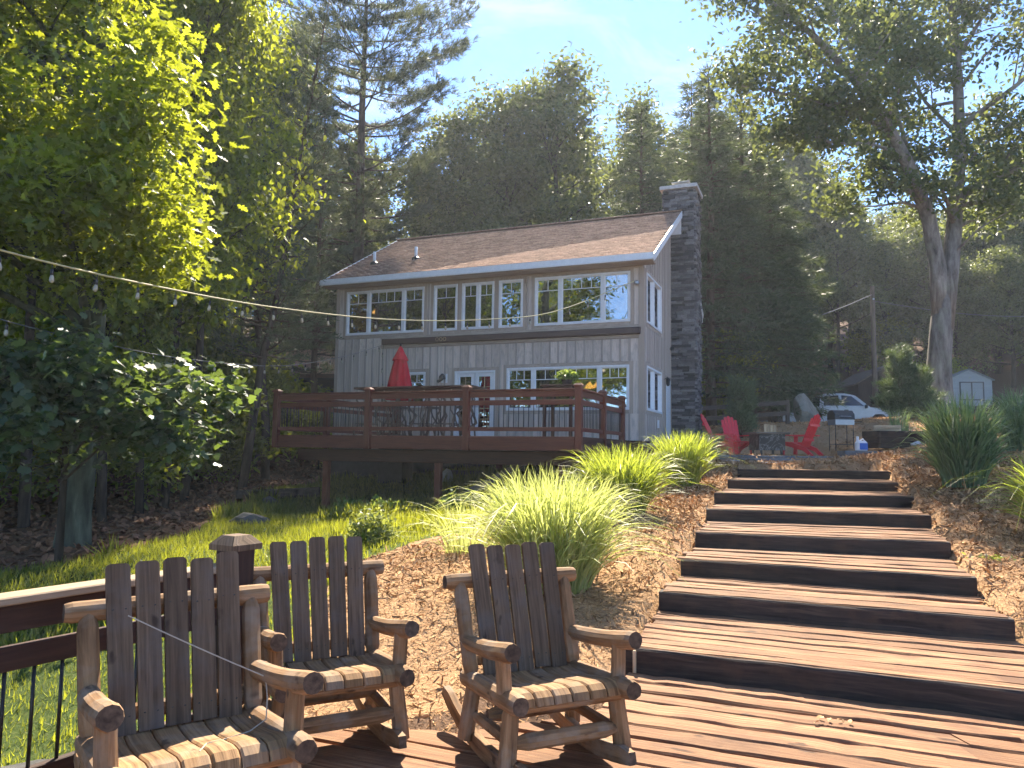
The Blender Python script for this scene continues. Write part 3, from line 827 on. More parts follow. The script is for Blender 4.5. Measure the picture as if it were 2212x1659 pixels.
# roof
RX0, RX1 = WL-.30, .40
mb = MB()
mb.prism([(-.54, EZ-.0), (RY, RZ), (RY, RZ-.12), (-.54, EZ-.10)], RX0, RX1, 'YZ')
roof = mb.build('front_roof', M['shingle'], house)
mb = MB(); mb.prism([(RY+.003, RZ), (BACK+.5, RZ-(BACK+.5-RY)*SLOPE), (BACK+.5, RZ-(BACK+.5-RY)*SLOPE-.1), (RY+.003, RZ-.12)], RX0, RX1, 'YZ'); mb.build('rear_roof', M['shingle'], house)
mb = MB(); mb.bar((RX0, RY, RZ+.02), (RX1, RY, RZ+.02), .26, .05, ch=.02); mb.build('ridge_cap', M['shingle'], roof)
ang = math.atan(SLOPE); EXPO = .142; LEN = math.hypot(RY+.54, RZ-EZ); TW = .305
tab = MB(); tab.v = [(0, 0, 0), (TW-.012, 0, 0), (TW-.012, .17, 0), (0, .17, 0), (0, 0, .024), (TW-.012, 0, .024), (TW-.012, .17, .004), (0, .17, .004)]
for q in ((0, 1, 5, 4), (1, 2, 6, 5), (2, 3, 7, 6), (3, 0, 4, 7), (4, 5, 6, 7)): tab.face(q, ((0, 0), (TW, 0), (TW, .17), (0, .17)))
tab_me = tab.mesh('shingle', M['shingle'])
sr = random.Random(5); tabs = []
for c in range(int(LEN/EXPO)):
    off = (c % 2)*TW/2 + sr.uniform(-.03, .03); x = RX0 - off
    while x < RX1-.01:
        d = c*EXPO; tabs.append((x, d)); x += TW
tabs = [(max(RX0, x), d) for x, d in tabs if x > RX0-.05 and x+TW < RX1+.16]
tabs = [(min(x, RX1-TW), d) for x, d in tabs]
pos = lambda x, d: Vector((x, -.55+d*math.cos(ang), EZ+.004+d*math.sin(ang)))
hm = house.matrix_basis.copy(); hm = Matrix.Translation(house.location) @ Matrix.Rotation(-A22, 4, 'Z')
tabs.sort(key=lambda t: (hm @ pos(*t)).length)
for x, d in tabs[:300]:
    link('shingle', tab_me, roof, pos(x, d), (ang+sr.uniform(-.004, .004), 0, 0))
Vs, Fs = [], []
rm = Matrix.Rotation(ang, 3, 'X')
for x, d in tabs[300:]:
    b = len(Vs); q = pos(x, d); Vs += [tuple(q + rm @ Vector(v)) for v in tab.v]; Fs += [tuple(b+i for i in f) for f in tab.f]
rest = link('shingle_field', np_mesh('shingle_field', np.array(Vs), np.array(Fs), M['shingle']), roof); rest['kind'] = 'stuff'
# fascia, soffit and rakes
mb = MB(); mb.bar((RX0, -.565, 7.03), (RX1+.02, -.565, 7.03), .03, .20, ch=.004); mb.bar((RX0, -.60, 6.955), (RX1+.02, -.60, 6.955), .04, .05); mb.build('eave_fascia', M['white'], house)
mb = MB(); mb.box(RX0+.02, RX1-.02, -.545, -.062, 6.905, 6.925); mb.build('soffit', M['trim'], house)
for xx, nm in ((RX1+.012, 1), (RX0-.012, 0)):
    mb = MB(); mb.bar((xx, -.55, EZ-.075), (xx, RY+.02, RZ-.06), .028, .19, (0, 0, 1)); mb.build('rake_board', M['white'], house)
    mb = MB(); mb.bar((xx, RY+.03, RZ-.065), (xx, BACK+.52, RZ-(BACK+.52-RY)*SLOPE-.08), .028, .19, (0, 0, 1)); mb.build('rake_board', M['white'], house)
x0, x1 = .05, RX1-.005
mb = MB(); mb.prism([(-.5, EZ-.115), (RY, RZ-.135), (RY, RZ-.15), (-.5, EZ-.13)], x0, x1, 'YZ')
mb.prism([(RY+.004, RZ-.135), (BACK+.45, RZ-(BACK+.45-RY)*SLOPE-.115), (BACK+.45, RZ-(BACK+.45-RY)*SLOPE-.13), (RY+.004, RZ-.15)], x0, x1, 'YZ')
mb.build('rake_soffit', M['white'], house)
mb = MB(); mb.prism([(.03, 8.92), (RX1-.01, 8.92), (RX1-.01, 9.48), (.03, 9.48)], RY-.13, RY-.10, 'XZ'); mb.build('gable_panel', M['white'], house)
mb = MB(); mb.prism([(BACK+.02, 6.72), (BACK+.50, 6.72), (BACK+.50, 7.02), (BACK+.02, 7.2)], .06, RX1, 'YZ'); mb.build('eave_return', M['white'], house)
# vent pipes
for x, y, zt in ((-9.60, 1.14, 8.42), (-8.06, 1.30, 8.50)):
    zb = EZ+(y+.54)*SLOPE
    mb = MB(); mb.lathe([(.052, zb-.1), (.052, zt), (.04, zt+.003), (.04, zt-.1)], 12, (x, y, 0)); vp = mb.build('vent_pipe', M['white'], house, smooth=True)
    mb = MB(); mb.lathe([(.15, zb-.05), (.14, zb+.04), (.06, zb+.10), (.058, zb-.05)], 12, (x, y, 0)); mb.build('flashing', M['black'], vp)

# chimney of stacked ledge stone
CX0, CX1, CY0, CY1, CZ1 = -.20, .80, 4.24, 5.40, 10.50
mb = MB(); mb.box(.03, CX1-.03, CY0+.03, CY1-.03, .9, 8.9); mb.box(CX0+.03, CX1-.03, CY0+.03, CY1-.03, 8.9, CZ1); chim = mb.build('chimney', M['mortar'], house)
cr = random.Random(9); stones = []
z = 1.0
while z < CZ1-.02:
    h = cr.uniform(.045, .12); h = min(h, CZ1-z)
    lo = CX0 if z > 9.0 else .03
    for face in ('f', 'r', 'l'):
        if face == 'l' and z < 9.6: continue
        a, b = (lo, CX1) if face == 'f' else (CY0, CY1)
        x = a
        while x < b-.01:
            w = min(cr.uniform(.14, .46), b-x)
            if b-x-w < .1: w = b-x
            pr = cr.uniform(.0, .06)
            stones.append((face, x+.004, x+w-.004, z+.004, z+h-.004, pr)); x += w
    z += h
st_me = []
for v in range(4):
    sm = MB(); rr = random.Random(40+v)
    def j(a): return a+rr.uniform(-.06, .06)
    ring = lambda y, s: [(j(-.5*s), y, j(-.5*s)), (j(.5*s), y, j(-.5*s)), (j(.5*s), y, j(.5*s)), (j(-.5*s), y, j(.5*s))]
    sm.sweep([[Vector(q) for q in ring(y, s)] for y, s in ((.5, 1), (-.3, 1), (-.5, .86))])
    st_me.append(sm.mesh('stone', M['stone']))
def stone_mat(st):
    face, a, b, z0, z1, pr = st
    d0, d1 = .0, .05+pr
    if face == 'f': return Matrix.Translation(((a+b)/2, CY0+.03-d1/2, (z0+z1)/2)) @ Matrix.Diagonal((b-a, d1+.02, z1-z0, 1))
    if face == 'r': return Matrix.Translation((CX1-.03+d1/2, (a+b)/2, (z0+z1)/2)) @ Matrix.Rotation(math.pi/2, 4, 'Z') @ Matrix.Diagonal((b-a, d1+.02, z1-z0, 1))
    return Matrix.Translation((CX0+.03-d1/2, (a+b)/2, (z0+z1)/2)) @ Matrix.Rotation(-math.pi/2, 4, 'Z') @ Matrix.Diagonal((b-a, d1+.02, z1-z0, 1))
def vis(st): return (0 if st[0] == 'f' else .04 if st[0] == 'r' else .5) - (st[2]-st[1])*(st[4]-st[3])
stones.sort(key=vis)
for i, st in enumerate(stones[:300]):
    o = link('stone', st_me[i % 4], chim); o.matrix_basis = stone_mat(st)
Vs, Fs = [], []
for i, st in enumerate(stones[300:]):
    mm = stone_mat(st); me_ = st_me[i % 4]; b = len(Vs)
    Vs += [tuple(mm @ v.co) for v in me_.vertices]; Fs += [tuple(b+k for k in p_.vertices) for p_ in me_.polygons if len(p_.vertices) == 4]
rest = link('stone_infill', np_mesh('stone_infill', np.array(Vs), np.array(Fs), M['stone']), chim); rest['kind'] = 'stuff'
mb = MB(); mb.box(CX0-.12, CX1+.12, CY0-.13, CY1+.13, CZ1+.002, CZ1+.12); mb.build('chimney_cap', M['cap_stone'], chim)
mb = MB(); mb.box(.12, .52, CY0+.3, CY1-.35, CZ1+.125, CZ1+.30); mb.box(.02, .62, CY0+.2, CY1-.25, CZ1+.305, CZ1+.34); mb.build('flue_cover', M['cap_stone'], chim)

# rooms behind the glass
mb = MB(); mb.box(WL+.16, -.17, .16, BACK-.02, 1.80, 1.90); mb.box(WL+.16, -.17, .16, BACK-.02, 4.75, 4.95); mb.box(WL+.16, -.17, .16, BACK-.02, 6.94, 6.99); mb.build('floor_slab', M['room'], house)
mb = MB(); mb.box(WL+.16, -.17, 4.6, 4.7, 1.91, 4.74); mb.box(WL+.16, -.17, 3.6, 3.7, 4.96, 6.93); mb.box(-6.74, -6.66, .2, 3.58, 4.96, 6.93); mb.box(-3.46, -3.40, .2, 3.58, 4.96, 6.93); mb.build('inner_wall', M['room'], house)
for a, b in ((-8.98, -8.42), (-8.36, -7.75), (-7.68, -7.05)):
    mb = MB(); n = 40
    ring = [[Vector((a+(b-a)*i/n, .30+.035*math.sin(i*1.05), z)) for i in range(n+1)] for z in (5.0, 6.72)]
    mb.sweep(ring, closed=False, cap=False); mb.build('curtain', M['curtain'], house, smooth=True)
def pendant(x, y, z, r, label):
    q = hm @ Vector((x, y, z))
    t = thing('pendant_lamp', label, 'lamp', q)
    mb = MB(); mb.lathe([(.02, .2), (r, .02), (r*.95, 0), (.0, .0)], 14); mb.build('lamp_shade', M['cone_lamp'], t)
    mb = MB(); mb.tube([(0, 0, .2), (0, 0, .55)], .008, 5); mb.build('cord', M['black'], t)
pendant(-9.45, 1.2, 6.28, .20, 'glowing amber lamp inside the leftmost upstairs window')
pendant(-1.75, 1.6, 3.62, .17, 'glowing amber lamp in the wide downstairs window, nearer the house corner')
pendant(-2.10, 1.9, 3.62, .17, 'glowing amber lamp in the wide downstairs window, middle of three')
pendant(-3.0, 2.2, 3.72, .10, 'small glowing lamp in the wide downstairs window, nearest the door')
# fittings on the wall
mb = MB(); mb.box(-6.30, -6.10, -.045, -.02, 3.70, 3.98); mp = mb.build('lamp_plate', M['white'], house)
mb = MB(); mb.lathe([(.03, .12), (.10, .04), (.11, -.04), (.05, -.06)], 12, (-6.22, -.13, 3.86)); mb.tube([(-6.2, -.04, 3.86), (-6.22, -.13, 3.9)], .02); mb.tube([(-6.22, -.13, 3.82), (-6.36, -.2, 3.72)], .045, 8); mb.build('spot_lamp', M['black'], mp)
mb = MB(); mb.lathe([(.02, .14), (.07, .10), (.055, -.08), (.03, -.12)], 10, (.14, 3.0, 3.86)); mb.tube([(.02, 3.0, 3.95), (.14, 3.0, 4.02), (.14, 3.0, 3.98)], .012); mb.build('wall_lantern', M['black'], house)
mb = MB(); mb.lathe([(.05, -.06), (.06, .06)], 10, (.10, 4.0, 5.05)); mb.tube([(.0, 4.0, 5.05), (.1, 4.0, 5.05)], .02); mb.build('flood_lamp', M['black'], house)
mb = MB(); mb.lathe([(.02, .06), (.07, .02), (.07, -.04), (.02, -.07)], 10, (-.16, -.12, 6.42)); mb.tube([(-.16, -.02, 6.45), (-.16, -.12, 6.45)], .02); mb.build('eave_lamp', M['steel'], house)
mb = MB(); mb.box(.02, .07, 1.8, 1.95, 2.38, 2.62); mb.build('outlet_box', M['white'], house)

# ------------------------------------------------------------------ raised deck in front of it
p = hw(-4.54, 15.0)
deck = thing('raised_deck', 'raised deck with red brown rails and dark balusters before the house', 'deck', (p.x, p.y, 0), -A22)
DL, DB = -7.68, 5.86
n = int(DB/.146)
for i in range(n):
    mb = MB(); mb.bar((DL+.02, .10+i*.146, DZ-.016), (-.02, .10+i*.146, DZ-.016), .138, .032); mb.build('deck_board', M['deck_red'], deck)
mb = MB(); mb.bar((DL, .0, DZ-.15), (0, .0, DZ-.15), .045, .30, ch=.005); mb.build('fascia_board', M['deck_red'], deck)
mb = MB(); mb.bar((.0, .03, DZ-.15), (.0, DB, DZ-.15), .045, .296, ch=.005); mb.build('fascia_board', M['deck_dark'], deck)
mb = MB(); mb.bar((DL, .03, DZ-.15), (DL, DB, DZ-.15), .045, .296, ch=.005); mb.build('fascia_board', M['deck_red'], deck)
for i in range(19):
    x = DL+.25+i*.4
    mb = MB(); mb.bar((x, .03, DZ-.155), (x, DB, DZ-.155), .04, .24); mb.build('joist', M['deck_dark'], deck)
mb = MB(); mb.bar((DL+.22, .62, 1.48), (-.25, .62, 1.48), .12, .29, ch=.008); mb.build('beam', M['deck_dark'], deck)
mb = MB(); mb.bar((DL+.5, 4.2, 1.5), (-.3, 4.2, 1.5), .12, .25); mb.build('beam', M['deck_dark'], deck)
dm = Matrix.Translation(deck.location) @ Matrix.Rotation(-A22, 4, 'Z')
for x, y in ((-6.62, .62), (-3.56, .62), (-.6, .62), (-6.62, 4.2), (-3.56, 4.2)):
    q = dm @ Vector((x, y, 0)); zb = gz(q.x, q.y)-.1
    mb = MB(); mb.bar((x, y, zb), (x, y, 1.335), .15, .15, (0, 1, 0), ch=.012); mb.build('support_post', M['deck_red'], deck)
mb = MB(); mb.bar((-3.45, .72, .38), (-1.75, 2.2, 1.52), .14, .045, (0, 1, 0)); mb.build('brace', M['old_wood'], deck)

def rail_bay(parent, a, b, z, mats, h=1.0, sp=.11, post=.075):
    """one bay of railing between post centres a and b (2d, parent space)"""
    a, b = Vector((*a, 0)), Vector((*b, 0)); d = (b-a).normalized(); L = (b-a).length
    A, Bp = a + d*post, b - d*post
    at = lambda q, zz: (q.x, q.y, z+zz)
    for nm, zz, w, hh, mt in (('cap_rail', h-.02, .145, .038, mats[0]), ('top_rail', h-.105, .042, .125, mats[1]), ('middle_rail', h-.285, .042, .11, mats[1]), ('bottom_rail', .15, .042, .085, mats[1])):
        mb = MB()
        if nm == 'cap_rail': mb.bar(at(a, zz), at(b, zz), w, hh, ch=.006)
        else: mb.bar(at(A, zz), at(Bp, zz), w, hh, ch=.004)
        mb.build(nm, mt, parent)
    n = int((L-2*post)/sp)
    bm = MB(); bm.lathe([(.0095, .192), (.0095, h-.34)], 6); me_ = bm.mesh('baluster', mats[2], True)
    for i in range(1, n):
        q = a + d*(post + (L-2*post)*i/n); link('baluster', me_, parent, at(q, 0))

def rail_post(parent, x, y, z0, z1, mat, w=.14, capmat=None):
    mb = MB(); mb.bar((x, y, z0), (x, y, z1), w, w, (0, 1, 0), ch=.008); po = mb.build('post', mat, parent)
    c = MB(); e = w/2+.022
    c.sweep([[Vector((x+sx*q, y+sy*q, zz)) for sx, sy in ((-1, -1), (1, -1), (1, 1), (-1, 1))] for q, zz in ((e, z1+.001), (e, z1+.03), (e*.5, z1+.075))])
    c.build('post_cap', capmat or mat, po)
dmats = (M['deck_red'], M['deck_red'], M['black'])
fx = [DL+.02, -5.06, -2.56, -.02]
for i, x in enumerate(fx):
    rail_post(deck, x, -.045 if 0 < i < 3 else -.03, DZ-.31, DZ+1.03, M['deck_red'])
for a, b in zip(fx, fx[1:]): rail_bay(deck, (a, -.03), (b, -.03), DZ, dmats)
for y in (1.86, 3.68): rail_post(deck, -.02, y, DZ-.31, DZ+1.03, M['deck_red'])
for y0, y1 in ((-.03, 1.86), (1.86, 3.68)): rail_bay(deck, (-.02, y0), (-.02, y1), DZ, dmats)
for y in (2.0, 4.0, 5.7): rail_post(deck, DL+.02, y, DZ-.31, DZ+1.03, M['deck_red'])
for y0, y1 in ((-.03, 2.0), (2.0, 4.0), (4.0, 5.7)): rail_bay(deck, (DL+.02, y0), (DL+.02, y1), DZ, dmats)
# short flight down on the right
for i in range(2):
    mb = MB(); mb.bar((.22+i*.3, 4.1, DZ-.03-i*.15), (.22+i*.3, 5.6, DZ-.03-i*.15), .29, .045); mb.build('deck_step', M['deck_dark'], deck)

# ------------------------------------------------------------------ things on the deck
def dpos(s, w, z=DZ):
    q = hw(s, w, z); return (q.x, q.y, q.z)
t = thing('closed_parasol', 'closed red patio umbrella standing on the raised deck', 'umbrella', dpos(-10.58, 18.0))
mb = MB(); mb.lathe([(.30, 0), (.30, .06), (.06, .10), (.05, .2)], 18); mb.build('base', M['black'], t)
mb = MB(); mb.lathe([(.022, .1), (.022, 2.50)], 10); mb.build('pole', M['old_wood'], t)
mb = MB(); rings = []
for z, r in ((1.02, .33), (1.3, .31), (1.6, .26), (1.9, .20), (2.10, .155), (2.13, .16)):
    rings.append([Vector((math.cos(j/32*6.283)*r*(1+.16*math.cos(j/32*6.283*8)), math.sin(j/32*6.283)*r*(1+.16*math.cos(j/32*6.283*8)), z)) for j in range(32)])
mb.sweep(rings); mb.build('canopy', M['red_cloth'], t, smooth=True)
mb = MB(); rings = []
for z, r in ((2.10, .205), (2.14, .20), (2.30, .12), (2.44, .06), (2.50, .02)):
    rings.append([Vector((math.cos(j/24*6.283)*r*(1+.08*math.cos(j/24*6.283*8)), math.sin(j/24*6.283)*r*(1+.08*math.cos(j/24*6.283*8)), z)) for j in range(24)])
mb.sweep(rings); mb.build('canopy_vent', M['red_cloth'], t, smooth=True)
mb = MB(); mb.lathe([(.01, 2.49), (.03, 2.52), (.02, 2.57), (.004, 2.6)], 8); mb.build('finial', M['black'], t)

def crooked(mb, p0, p1, r, rr, amp=.05, n=7):
    p0, p1 = Vector(p0), Vector(p1); pts = []
    for i in range(n):
        k = i/(n-1); e = math.sin(math.pi*k)
        pts.append(p0.lerp(p1, k) + Vector((rr.uniform(-amp, amp)*e*1.6, rr.uniform(-amp, amp)*e*1.6, 0)))
    mb.tube(pts, [r*(1.1-.3*i/(n-1)) for i in range(n)], 7)
rr = random.Random(21)
t = thing('bar_table', 'long dark bar table on crooked branch legs behind the deck rail', 'table', dpos(-9.18, 16.6), -A22)
mb = MB()
for i in range(5): mb.bar((-1.62, -.38+i*.19, 1.20), (1.62, -.38+i*.19, 1.20), .186, .05, ch=.006)
mb.build('tabletop', M['deck_dark'], t)
mb = MB(); mb.bar((-1.35, -.3, 1.13), (1.35, -.3, 1.13), .04, .09); mb.bar((-1.35, .3, 1.13), (1.35, .3, 1.13), .04, .09); mb.build('apron', M['deck_dark'], t)
for x in (-1.3, -.45, .45, 1.3):
    for y in (-.3, .3):
        mb = MB(); crooked(mb, (x+rr.uniform(-.1, .1), y, 0), (x, y, 1.10), .035, rr, .09); mb.build('leg', M['old_wood'], t, smooth=True)
def stool(s, w, rz, label):
    t = thing('branch_stool', label, 'bar stool', dpos(s, w), rz, 'branch stools round the bar table')
    mb = MB(); mb.lathe([(.02, .74), (.19, .74), (.20, .77), (.18, .79), (.02, .79)], 14); mb.build('seat', M['old_wood'], t)
    for sx in (-1, 1):
        for sy in (-1, 1):
            mb = MB(); crooked(mb, (sx*.22, sy*.22, 0), (sx*.13, sy*.13, .74), .022, rr, .04)
            mb.build('leg', M['old_wood'], t, smooth=True)
    mb = MB()
    for sx in (-1, 1): crooked(mb, (sx*.15, .15, .76), (sx*.19, .23, 1.08), .02, rr, .03)
    crooked(mb, (-.2, .23, 1.05), (.2, .23, 1.05), .02, rr, .02); crooked(mb, (-.18, .2, .9), (.18, .2, .9), .016, rr, .02)
    mb.build('backrest', M['old_wood'], t, smooth=True)
    mb = MB()
    for a, b in (((-.19, -.19), (.19, -.19)), ((.19, -.19), (.19, .19)), ((.19, .19), (-.19, .19)), ((-.19, .19), (-.19, -.19))): crooked(mb, (*a, .3), (*b, .3), .014, rr, .01)
    mb.build('footrest', M['old_wood'], t, smooth=True)
for i, (s, w, rz) in enumerate(((-10.3, 16.0, math.pi-A22), (-9.5, 15.95, math.pi-A22+.2), (-8.75, 16.0, math.pi-A22-.15), (-8.05, 15.95, math.pi-A22), (-10.1, 17.3, -A22), (-9.2, 17.35, -A22+.2), (-8.3, 17.3, -A22-.1))):
    stool(s, w, rz, 'rustic branch stool, ' + ('leftmost', 'second from left', 'third from left', 'rightmost', 'leftmost', 'middle', 'rightmost')[i] + (' on the near side of the bar table' if i < 4 else ' between the bar table and the house'))
t = thing('pub_table', 'small square dark pub table beside the deck corner post', 'table', dpos(-5.60, 17.0), -A22)
mb = MB(); mb.bar((-.40, 0, 1.22), (.40, 0, 1.22), .75, .045, ch=.008); mb.build('tabletop', M['deck_dark'], t)
for sx in (-1, 1):
    for sy in (-1, 1):
        mb = MB(); mb.bar((sx*.32, sy*.3, 0), (sx*.32, sy*.3, 1.196), .07, .07, (0, 1, 0)); mb.build('leg', M['deck_dark'], t)
mb = MB(); mb.bar((-.28, -.3, 1.14), (.28, -.3, 1.14), .03, .09); mb.bar((-.28, .3, 1.14), (.28, .3, 1.14), .03, .09); mb.build('apron', M['deck_dark'], t)
t = thing('potted_plant', 'bushy green plant in a dark pot on the small pub table', 'plant', dpos(-5.47, 17.0, DZ+1.245))
mb = MB(); mb.lathe([(.09, 0), (.13, .12), (.14, .13), (.12, .125), (.02, .12)], 14); mb.build('pot', M['terracotta'], t)
r2 = np.random.RandomState(4); n = 420
q = r2.normal(0, 1, (n, 3)); q /= np.linalg.norm(q, axis=1)[:, None]; q *= r2.uniform(.5, 1, (n, 1)); q = q*[.27, .22, .13] + [0, 0, .22]
T, B, N = frames(r2, n, q-[0, 0, .1], .5)
link('foliage', scatter('foliage', q, T, B, N, r2.uniform(.06, .11, n), LEAF6, M['plant']), t)
# ------------------------------------------------------------------ timber steps
def plank_mesh(mb, a0, a1, b0, b1, ztop, th, rr, segs=9, rag=.012, sag=.006, end=.03):
    """weathered plank between the near edge a0-a1 and the far edge b0-b1 (2d), ragged edges and ends, worn top"""
    rings = []
    for i in range(segs+1):
        k = i/segs
        lo = Vector((*a0, 0)).lerp(Vector((*a1, 0)), k); hi = Vector((*b0, 0)).lerp(Vector((*b1, 0)), k)
        e = 0
        dv = (Vector((*a1, 0))-Vector((*a0, 0))).normalized()
        if i == 0: e = rr.uniform(-end, end)
        if i == segs: e = rr.uniform(-end, end)
        lo = lo + dv*e + Vector((0, 0, 0)); hi = hi + dv*(e+rr.uniform(-.01, .01)*(i in (0, segs)))
        ac = (hi-lo).normalized(); w = (hi-lo).length
        l2, h2 = lo + ac*rr.uniform(0, rag), hi - ac*rr.uniform(0, rag)
        z = ztop + rr.uniform(-sag, sag); c = min(.014, w*.15)
        zz = Vector((0, 0, 1))
        rings.append([l2 + zz*(z-th), h2 + zz*(z-th), h2 + zz*(z-c), h2 - ac*c + zz*(z+rr.uniform(-.003, .003)), l2 + ac*c + zz*(z+rr.uniform(-.003, .003)), l2 + zz*(z-c)])
    mb.sweep(rings)

stairs = thing('timber_stairway', 'wide stairway of eight dark timber risers with worn reddish plank treads', 'stairs', (0, 0, 0))
rr = random.Random(31)
L2 = lambda p, q, t: (p[0]+(q[0]-p[0])*t, p[1]+(q[1]-p[1])*t)
for i, (a, b, z) in enumerate(STEPS):
    c, d = (STEPS[i+1][0], STEPS[i+1][1]) if i < 7 else TOPEND
    dep = math.hypot(c[0]-a[0], c[1]-a[1]); tw = .19
    t1 = tw/dep; t1b = tw/math.hypot(d[0]-b[0], d[1]-b[1])
    mb = MB(); plank_mesh(mb, a, b, L2(a, c, t1*.96), L2(b, d, t1b*.96), z, .20, rr, 14, .008, .004, .04)
    riser = mb.build('riser_timber', M['tie'], stairs)
    # the timber's top carries a thin sheet in the colour of the treads
    mb = MB(); plank_mesh(mb, L2(a, c, .03/dep), L2(b, d, .03/dep), L2(a, c, t1*.95), L2(b, d, t1b*.95), z+.010, .0085, rr, 14, .01, .002, .02); mb.build('tread_nosing', M['tread'], riser)
    n = max(2, round((dep-tw)/.20))
    for k in range(n):
        e0, e1 = .012/dep, .012/dep
        if rr.random() < .2: e0 += .012/dep
        k0, k1 = t1+(1-t1)*k/n, t1+(1-t1)*(k+1)/n
        g0, g1 = t1b+(1-t1b)*k/n, t1b+(1-t1b)*(k+1)/n
        mb = MB(); plank_mesh(mb, L2(a, c, k0+e0), L2(b, d, g0+e0), L2(a, c, k1), L2(b, d, g1), z-.004+rr.uniform(-.008, .006), .06, rr, 10, .010, .005, .04)
        mb.build('tread_plank', M['tread'], riser)
mb = MB(); mb.lathe([(.014, -.03), (.014, .15), (.010, .155)], 8, (.955, 5.90, .0)); mb.build('stake', M['split_wood'], stairs)

# ------------------------------------------------------------------ platform of planks in the foreground
plat = thing('wooden_platform', 'low platform of sunlit weathered planks under the rocking chairs', 'platform', (0, 0, 0))
PP = [Vector((*q, 0)) for q in PLAT]
def clip_line(w):
    """where the line at depth w (parallel to the steps) crosses the platform"""
    xs = []
    for i in range(len(PP)):
        p0, p1 = PP[i], PP[(i+1) % len(PP)]
        w0, w1 = p0.dot(NV)-w, p1.dot(NV)-w
        if (w0 < 0) != (w1 < 0): xs.append((p0 + (p1-p0)*(w0/(w0-w1))).dot(RV))
    return (min(xs), max(xs)) if len(xs) >= 2 else None
w = .55
top = Vector((.91, 5.94, 0)).dot(NV)-.012
while w < top-.05:
    pw = rr.choice((.185, .195, .21, .235)); pw = min(pw, top-w)
    ca, cb = clip_line(w+.01), clip_line(min(w+pw-.01, top-.005))
    gap = .013 if rr.random() < .7 else .030
    if ca and cb:
        lo0, hi0, lo1, hi1 = ca[0]+.02, ca[1], cb[0]+.02, cb[1]
        cuts = [0, 1]
        if hi0-lo0 > 3: cuts = [0, rr.uniform(.3, .7), 1]
        for k in range(len(cuts)-1):
            ed = .004 if k else 0
            a0, a1 = hw(lo0+(hi0-lo0)*cuts[k]+ed, w), hw(lo0+(hi0-lo0)*cuts[k+1]-ed, w)
            b0, b1 = hw(lo1+(hi1-lo1)*cuts[k]+ed, w+pw-gap), hw(lo1+(hi1-lo1)*cuts[k+1]-ed, w+pw-gap)
            mb = MB(); plank_mesh(mb, (a0.x, a0.y), (a1.x, a1.y), (b0.x, b0.y), (b1.x, b1.y), -.002+rr.uniform(-.007, .005), .05, rr, 12, .012, .004, .025)
            mb.build('plank', M['tread'], plat)
    w += pw
mb = MB(); mb.bar((-3.45, .5, -.2), (-2.30, 3.38, -.2), .05, .26); mb.bar((-2.28, 3.42, -.2), (-1.62, 4.60, -.2), .05, .26); mb.bar((-1.58, 4.64, -.2), (-.30, 4.69, -.2), .05, .26); mb.build('rim_joist', M['deck_dark'], plat)

# railing at its left edge
rl = thing('platform_railing', 'dark brown railing with sunlit cap rail at the left of the platform', 'railing', (0, 0, 0))
pts = [(-1.62, 4.56), (-2.37, 3.33), (-3.45, 1.39)]
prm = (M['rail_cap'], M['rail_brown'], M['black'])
for (x, y) in pts:
    mb = MB(); w = .16; zt = 1.045
    ang = math.atan2(pts[0][1]-pts[1][1], pts[0][0]-pts[1][0])
    ax, ay = Vector((math.cos(ang), math.sin(ang), 0)), Vector((-math.sin(ang), math.cos(ang), 0))
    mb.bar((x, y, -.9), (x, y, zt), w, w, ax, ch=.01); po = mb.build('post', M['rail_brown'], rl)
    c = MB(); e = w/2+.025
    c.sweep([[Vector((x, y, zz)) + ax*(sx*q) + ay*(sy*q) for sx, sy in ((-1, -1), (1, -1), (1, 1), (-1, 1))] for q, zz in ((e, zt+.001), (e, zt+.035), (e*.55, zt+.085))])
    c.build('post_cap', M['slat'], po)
for a, b in zip(pts, pts[1:]): rail_bay(rl, a, b, -.02, prm, h=.99, sp=.125, post=.085)

